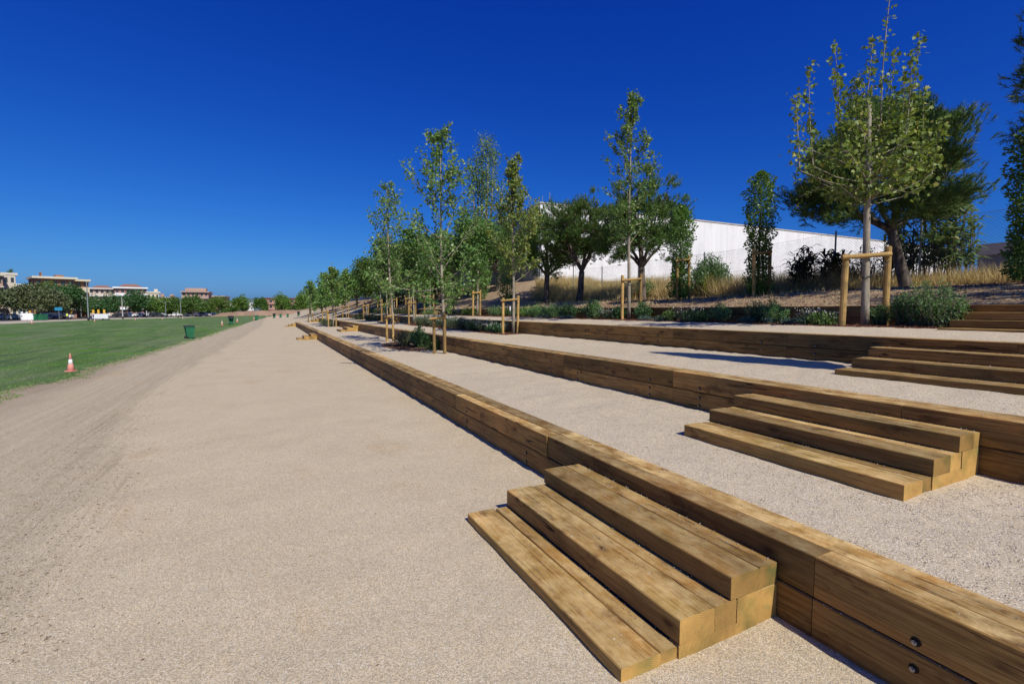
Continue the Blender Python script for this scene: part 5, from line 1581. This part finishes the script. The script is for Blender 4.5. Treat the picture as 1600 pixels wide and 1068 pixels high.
# white banner trailer
def banner():
    x, y = far(157, 112)
    root = empty('banner_trailer', (x, y, -.44), -YAW, label='white banner panel on a low dark trailer at the far lawn edge', category='banner')
    m_ = MB(); m_.box(-1.85, 1.85, -.05, .05, .30, 1.42); link('panel', m_.mesh('panel'), M['white_plastic'], root)
    m_ = MB(); m_.box(-1.75, 1.85, -.5, .5, .12, .30); link('chassis', m_.mesh('chassis'), M['black_plastic'], root)
    # dark printed figure and pale blue script on the panel
    m_ = MB(); m_.tube([(-1.45, -.052, 1.15), (-1.45, -.056, 1.15)], .17, 12); m_.box(-1.62, -1.30, -.057, -.051, .72, 1.0); m_.box(-1.52, -1.36, -.058, -.051, .5, .74)
    link('printed_figure', m_.mesh('printed_figure'), M['black_plastic'], root)
    m_ = MB()
    for k in range(7):
        a = -.55 + k * .18; m_.tube([(a, -.056, .82 + .08 * (k % 2)), (a + .13, -.056, 1.0 - .06 * (k % 3))], .014, 4)
    link('printed_script', m_.mesh('printed_script'), flat('pale_blue_print', (.25, .45, .62), .6), root)
    for sx in (-1.1, 1.1):
        m_ = MB(); m_.tube([(sx, -.55, .2), (sx, -.45, .2)], .2, 12); link('wheel', m_.mesh('wheel'), M['tyre'], root)
banner()

# lamp posts and poles
def pole(label, px, d, top_py, head='single', r_=.06, mat='pole_grey'):
    x, y = far(px, d); z = -.44; h = hz(top_py, d) - z
    root = empty('lamp_post', (x, y, z), -YAW, label=label, category='lamp post', group='lamp posts beyond the lawn')
    m_ = MB(); m_.tube([(0, 0, 0), (0, 0, h * .5), (0, 0, h)], [r_ * 1.5, r_ * 1.15, r_ * .8], 8); link('shaft', m_.mesh('shaft'), M[mat], root)
    m_ = MB(); m_.tube([(0, 0, 0), (0, 0, .6)], r_ * 2.2, 8); link('foot', m_.mesh('foot'), M['black_plastic'], root)
    if head == 'double':
        m_ = MB(); m_.tube([(-.9, 0, h - .1), (0, 0, h - .3), (.9, 0, h - .1)], .04, 6); link('arm', m_.mesh('arm'), M[mat], root)
        for s in (-1, 1):
            m_ = MB(); m_.box(s * 1.1 - .3, s * 1.1 + .3, -.15, .15, h - .16, h - .04); link('lamp_head', m_.mesh('lamp_head'), M[mat], root)
    elif head == 'single':
        m_ = MB(); m_.box(-.1, .7, -.14, .14, h - .02, h + .1); link('lamp_head', m_.mesh('lamp_head'), M[mat], root)
pole('tall green pole standing before the brick apartment block', 139, 108, 441, 'single', .10)
pole('slim pole left of the biggest dark street tree', 128, 125, 472, 'double', .05)
pole('pale pole before the biggest dark street tree', 192.5, 128, 464, 'none', .09, 'concrete_pale')
pole('short pole right of the white saloon', 230, 150, 485, 'none', .11, 'concrete_pale')
pole('tall thin pole before the pink brick block', 283.5, 160, 465, 'none', .09)
pole('double-armed lamp before the low apartment row', 260, 150, 471, 'double', .07)
pole('slim lamp far right of the round trees', 395, 180, 470, 'single', .07)
pole('short post at the left by the brown wall', 31, 110, 483, 'none', .07)
pole('short pole beside the right end of the car row', 279, 150, 485, 'none', .08, 'concrete_pale')
pole('thin pole between two round trees near the school', 345, 190, 474, 'single', .07)

# blue sign and yellow pennants
def sign(label, px, py, d, w, h, mat, name='street_sign', cat='sign', group=None):
    x, y = far(px, d); z = hz(py, d)
    root = empty(name, (x, y, street_z()), -YAW, label=label, category=cat, group=group)
    m_ = MB(); m_.tube([(0, .05, 0), (0, .05, z - street_z() + h / 2)], .04, 6); link('post', m_.mesh('post'), M['pole_grey'], root)
    m_ = MB(); m_.box(-w / 2, w / 2, -.03, .03, z - street_z() - h / 2, z - street_z() + h / 2); link('panel', m_.mesh('panel'), mat, root)
sign('blue street sign above the dark cars', 93, 482.5, 112, 1.7, .7, flat('blue_sign', (.03, .25, .42), .5))
ym = flat('yellow_pennant', (.75, .42, .06), .6)
for i, px in enumerate((48, 57, 113, 147, 155, 164)):
    sign(f'{["leftmost", "second", "third", "fourth", "fifth", "rightmost"][i]} small yellow street pennant on a post', px, 487.5 if px < 100 else 486.5, 124, .5, .95, ym, 'street_pennant', 'pennant', 'yellow pennants along the street')
sign('white traffic sign right of the banner trailer', 172, 491, 122, .35, .5, M['white_plastic'])

# person in hi-vis
def person():
    x, y = far(106, 108)
    root = empty('person', (x, y, -.44), -YAW + .6, label='distant person in a yellow vest standing by the street', category='person')
    me = bpy.data.meshes.new('figure')
    V = [(0, 0, .93), (0, 0, 1.15), (0, 0, 1.42), (0, 0, 1.52), (0, 0, 1.66), (-.09, 0, .9), (-.10, .03, .5), (-.11, -.02, .07), (.09, 0, .9), (.11, -.04, .5), (.13, 0, .07), (-.2, 0, 1.38), (-.25, -.03, 1.12), (-.22, -.15, .92), (.2, 0, 1.38), (.26, -.02, 1.12), (.22, -.16, .95), (-.11, -.14, .04), (.13, -.12, .04)]
    Ed = [(0, 1), (1, 2), (2, 3), (3, 4), (0, 5), (5, 6), (6, 7), (0, 8), (8, 9), (9, 10), (2, 11), (11, 12), (12, 13), (2, 14), (14, 15), (15, 16), (7, 17), (10, 18)]
    Rr = [.15, .14, .15, .06, .10, .10, .07, .05, .10, .07, .05, .06, .045, .035, .06, .045, .035, .04, .04]
    me.from_pydata(V, Ed, []); me.update()
    o = link('figure', me, flat('dark_clothing', (.05, .06, .09), .8), root)
    sk = o.modifiers.new('Skin', 'SKIN')
    for i, r_ in enumerate(Rr): me.skin_vertices[0].data[i].radius = (r_, r_)
    me.skin_vertices[0].data[0].use_root = True
    o.modifiers.new('Sub', 'SUBSURF').levels = 1
    m_ = MB(); m_.lathe([(.19, .92), (.18, 1.1), (.20, 1.38), (.10, 1.46)], 12); link('vest', m_.mesh('vest', True), flat('yellow_vest', (.70, .78, .10), .7), root)
    m_ = MB(); m_.lathe([(.06, 1.60), (.105, 1.66), (.10, 1.75), (.04, 1.80)], 10); link('hair', m_.mesh('hair', True), M['bark_dark'], root)
person()

# street trees (bearing px, distance, top py, width px, kind)
tl = [(8, 112, 450, 62, 'leaf_grey', 'grey-green spreading tree at the far left edge', .35), (58, 114, 447, 66, 'leaf_grey', 'grey-green tree with pale forked limbs above the recycling containers', .3),
      (64, 132, 440, 50, 'leaf_bright', 'bright green tree behind the pale forked one', .2), (106, 124, 445, 58, 'leaf_dark', 'large dark tree before the brick apartment block', .3),
      (150, 150, 466, 28, 'leaf_broad', 'small tree left of the biggest dark tree', .3), (168, 150, 467, 24, 'leaf_dark', 'narrow tree just left of the biggest dark tree', .3),
      (198, 150, 453, 52, 'leaf_dark', 'biggest dark rounded street tree', .25), (228, 160, 464, 30, 'leaf_broad', 'tree right of the biggest dark tree', .25), (246, 160, 463, 32, 'leaf_bright', 'bright rounded tree above the middle cars', .25),
      (262, 166, 474, 20, 'leaf_bright', 'low bright tree between two larger ones', .2), (276, 165, 464, 26, 'leaf_broad', 'dark green tree left of the tall thin pole', .25), (302, 170, 464, 30, 'leaf_broad', 'thin-crowned tree before the pink brick block', .3),
      (290, 178, 476, 22, 'leaf_bright', 'low tree behind the white family car', .2), (322, 185, 478, 26, 'leaf_bright', 'low tree right of the white family car', .15), (342, 180, 462.5, 25, 'leaf_bright', 'round tree right of the pink brick block', .22),
      (362, 215, 478, 26, 'leaf_broad', 'low hedge-like tree between the two round trees', .1), (377.5, 185, 461, 21, 'leaf_bright', 'round tree standing free left of the school', .2), (407, 195, 465, 18, 'leaf_broad', 'round tree at the left corner of the school', .2),
      (441.5, 190, 459, 25, 'leaf_bright', 'round tree in front of the school', .2), (471, 190, 461, 17, 'leaf_bright', 'round tree at the right of the school', .2), (459, 200, 477, 10, 'leaf_dark', 'small dark tree before the school entrance', .2),
      (497, 150, 466, 20, 'leaf_bright', 'tree filling the gap left of the young terrace trees', .1), (508, 130, 472, 20, 'leaf_bright', 'low bright tree behind the farthest young trees', .1), (522, 140, 460, 26, 'leaf_broad', 'dark tree behind the farthest young trees', .1), (540, 120, 452, 28, 'leaf_bright', 'bright tree at the far end of the belt', .1)]
for i, (px, d, tp_, wp, m_, lb, low) in enumerate(tl):
    x, y = far(px, d); zb = -.44 if px < 480 else gz_base(x, y)
    h = hz(tp_, d) - zb; w = wp / 762.8 * d
    broad(lb, x, y, zb, h, w * 1.12, 800 + i, m_, leaf=.42, n=6500 if wp > 40 else 4200, trunk=.16 + .02 * (w / 8), low=low * .75, bark='bark_pale' if m_ == 'leaf_grey' else 'bark_mid')

# apartment blocks
def mwin(w, h):
    m_ = MB(); m_.box(-w / 2, w / 2, -.03, .03, -h / 2, h / 2); return m_.mesh('window')
WM = {}
def block(name, label, px0, px1, d, top_py, floors, bays, wall_col, band_col, rot=0.0, depth=12, name_cat='building', roof=None, terrace=False, winw=.5, pent=None, band_h=.25, bandout=.9, shutter=None):
    al = math.atan(((px0 + px1) / 2 - 800) / 762.8)
    w = (px1 - px0) / 762.8 * d * math.cos(al)
    x, y = far((px0 + px1) / 2, d)
    zb = -.45; h = hz(top_py, d) - zb
    root = empty(name, (x, y, zb), -YAW - al + rot, label=label, category='building', group='apartment blocks beyond the street')
    wm = flat(name + '_wall', wall_col, .85, .08, .4); bm_ = flat(name + '_band', band_col, .8, .06, .4)
    m_ = MB(); m_.box(-w / 2, w / 2, 0, depth, 0, h); link('wall', m_.mesh('wall'), wm, root)
    fh = h / floors
    key = (round(w / bays * winw, 2), round(fh * .45, 2))
    if key not in WM: WM[key] = mwin(*key); WM[key].materials.append(M['glass'])
    for f in range(floors):
        zf = f * fh
        if f:
            m_ = MB(); m_.box(-w / 2 - .1, w / 2 + .1, -bandout, .0, zf - band_h, zf + (.9 if terrace else .1)); link('balcony', m_.mesh('balcony'), bm_, root)
        for b in range(bays):
            o = link('window', WM[key], None, root, (-w / 2 + w * (b + .5) / bays, -.02, zf + fh * .55 + (.3 if terrace else 0)))
    m_ = MB(); m_.box(-w / 2 - .5, w / 2 + .5, -bandout - .1, depth + .1, h, h + .62 * (fh / 3)); link('cornice', m_.mesh('cornice'), bm_, root)
    if roof:
        m_ = MB(); hh = h + .75 * (fh / 3)
        m_.addv([(-w / 2 * .8, .5, hh), (w / 2 * .8, .5, hh), (w / 2 * .8, depth, hh), (-w / 2 * .8, depth, hh), (-w / 2 * .35, depth / 2, hh + roof), (w / 2 * .35, depth / 2, hh + roof)], [(0, 1, 5, 4), (1, 2, 5), (2, 3, 4, 5), (3, 0, 4)])
        link('roof', m_.mesh('roof'), flat(name + '_tile', (.27, .14, .10), .85, .15, 1), root)
    if pent:
        for a, b, c_ in pent:
            m_ = MB(); m_.box(a * w / 2, b * w / 2, 2, 6, h + .7, h + .7 + c_); link('roof_hut', m_.mesh('roof_hut'), wm, root)
    return root
block('apartment_block', 'brown block cut off by the left edge', -20, 9, 135, 431, 4, 3, (.38, .24, .17), (.50, .46, .38), rot=.1, pent=[(.55, .8, 1.6)])
block('apartment_block', 'beige block at the left with a roof plant', 9, 29, 140, 430, 4, 2, (.56, .50, .41), (.58, .53, .44), rot=.1, band_h=.05, bandout=.05)
block('apartment_block', 'low white building between the beige and the brick block', 28, 58, 170, 447, 3, 4, (.66, .65, .62), (.68, .67, .64), rot=.0, band_h=.05, bandout=.1)
block('apartment_block', 'brick block with deep cream cornice and dark balconies', 58, 122, 140, 436, 4, 5, (.30, .15, .10), (.58, .53, .41), rot=.12, pent=[(-.6, -.55, 1.2), (.1, .5, .6)], band_h=.4, bandout=1.2)
block('apartment_block', 'stepped brick wing at the right of the cream-corniced block', 122, 142, 150, 440, 4, 2, (.36, .17, .11), (.56, .50, .36), rot=.05, band_h=.6, bandout=1.4, terrace=True)
block('apartment_block', 'pink-tinted block with red roof left of the white-terraced one', 142, 183, 205, 452, 4, 5, (.46, .35, .29), (.58, .52, .47), roof=1.1, terrace=True)
block('apartment_block', 'white-terraced brick block with red roof', 182, 232, 205, 451, 4, 6, (.32, .17, .13), (.74, .74, .73), roof=1.4, terrace=True)
block('apartment_block', 'pale yellow block right of the white-terraced one', 232, 251, 225, 458, 3, 3, (.58, .52, .38), (.56, .52, .44), band_h=.1, bandout=.2, pent=[(.2, .8, 1.2)])
block('apartment_block', 'low brick row with dark roof huts', 250, 279, 235, 466, 3, 5, (.36, .25, .20), (.42, .34, .29), pent=[(-.8, -.4, 1.5), (.2, .7, 1.2)])
block('apartment_block', 'stepped pink brick block with roof terraces', 286, 328, 230, 457, 4, 6, (.40, .27, .21), (.37, .27, .22), rot=-.15, pent=[(-.8, .8, 1.4)], terrace=True)
block('apartment_block', 'lower right wing of the pink brick block', 324, 353, 240, 464, 3, 4, (.40, .28, .22), (.38, .29, .24), rot=-.2)
block('school_building', 'red brick school with maroon roof band behind the round trees', 412, 487, 245, 467, 3, 9, (.40, .23, .18), (.14, .06, .06), rot=-.05, band_h=.2, bandout=.4)
block('white_building', 'white roofed building behind the round tree right of the school', 474, 502, 260, 466, 2, 3, (.40, .44, .50), (.75, .76, .78), band_h=.1, bandout=.1)
block('apartment_block', 'far pale houses between the pink block and the round tree', 356, 372, 330, 474, 3, 3, (.55, .52, .48), (.6, .58, .55), band_h=.1, bandout=.1)
block('apartment_block', 'far white house right of the free round tree', 386, 397, 330, 474, 3, 2, (.62, .60, .58), (.6, .58, .55), band_h=.1, bandout=.1)
# roof palm on the beige block
x, y = far(23, 141); z = hz(429, 141)
root = empty('roof_plant', (x, y, z), label='small palm on the roof of the beige block', category='palm')
m_ = MB(); m_.tube([(0, 0, -.8), (0, 0, .5)], .08, 6); link('trunk', m_.mesh('trunk'), M['bark_mid'], root)
P_ = np.tile(np.array([[0, 0, .5]]), (40, 1)); link('fronds', np_mesh('fronds', *cards(P_, rdir(40, .5), rdir(40, 1), 1.3, .25, RHOMB)), M['leaf_broad'], root, kind='stuff')

# brown earth bank, far hedge and hills
def ridge(name, ptsL, d0, zb, mat, thick=8, nx=90, rough=.15, kind='structure', **kw):
    """ptsL: list of (px, top_py) at distance d0; a long mound with real depth"""
    V, F = [], []
    prof = [(-thick * 1.2, 0), (-thick * .5, .75), (0, 1), (thick, .9), (thick * 4, .4)]
    for i in range(nx):
        t = i / (nx - 1); px = ptsL[0][0] + t * (ptsL[-1][0] - ptsL[0][0])
        py = interp(ptsL, px)
        for dd, f in prof:
            x, y = far(px, d0 + dd)
            h = (hz(py, d0) - zb) * f
            V.append((x, y, zb - .3 + (h + .3) * (1 + rough * nz(px * .13, dd * .1, 4) * (f > 0)) if f > 0 else zb - .4))
    k = len(prof)
    i, j = np.meshgrid(np.arange(nx - 1), np.arange(k - 1)); a = (i * k + j).ravel()
    me = np_mesh(name, V, np.stack([a, a + k, a + k + 1, a + 1], 1))
    me.polygons.foreach_set('use_smooth', [True] * len(me.polygons))
    link(name, me, mat, kind=kind, **kw)
ridge('earth_bank', [(330, 494), (345, 489), (372, 486.5), (420, 484.5), (470, 484), (520, 484)], 165, -.5, M['soil'], 3, 120, .12)
ridge('hills', [(250, 484), (330, 482), (356, 474), (385, 466), (410, 465.5), (430, 468), (470, 474), (520, 474), (600, 478), (760, 482)], 900, -.5, M['hill'], 60, 140, .1)
def hedge_reg():
    px = R.uniform(330, 520); d = R.uniform(200, 225); x, y = far(px, d)
    return x, y
n2 = 9000
P_ = []
for _ in range(n2):
    px = R.uniform(180, 420); d = R.uniform(212, 222); x, y = far(px, d); P_.append((x, y, -.4 + 2.6 * R.random() * (.6 + .4 * nz(px * .1, 0))))
link('hedge', np_mesh('hedge', *cards(np.array(P_), rdir(n2), rdir(n2, .5), .5, .5, RHOMB)), M['leaf_broad'], label='low dark hedge behind the car park', category='hedge', kind='stuff')
for i in range(14):
    px = 400 + i * 8; x, y = far(px, 158)
    m_ = MB(); m_.tube([(0, 0, 0), (0, 0, 1.1)], .07, 6)
    link('post', m_.mesh('post'), M['concrete_pale'], None, (x, y, -.45), label=f'pale bollard before the earth bank, {["leftmost", "second", "third", "fourth", "fifth", "sixth", "seventh", "eighth", "ninth", "tenth", "eleventh", "twelfth", "thirteenth", "rightmost"][i]} of the row', category='bollard', group='pale bollards before the earth bank').name = 'bollard'
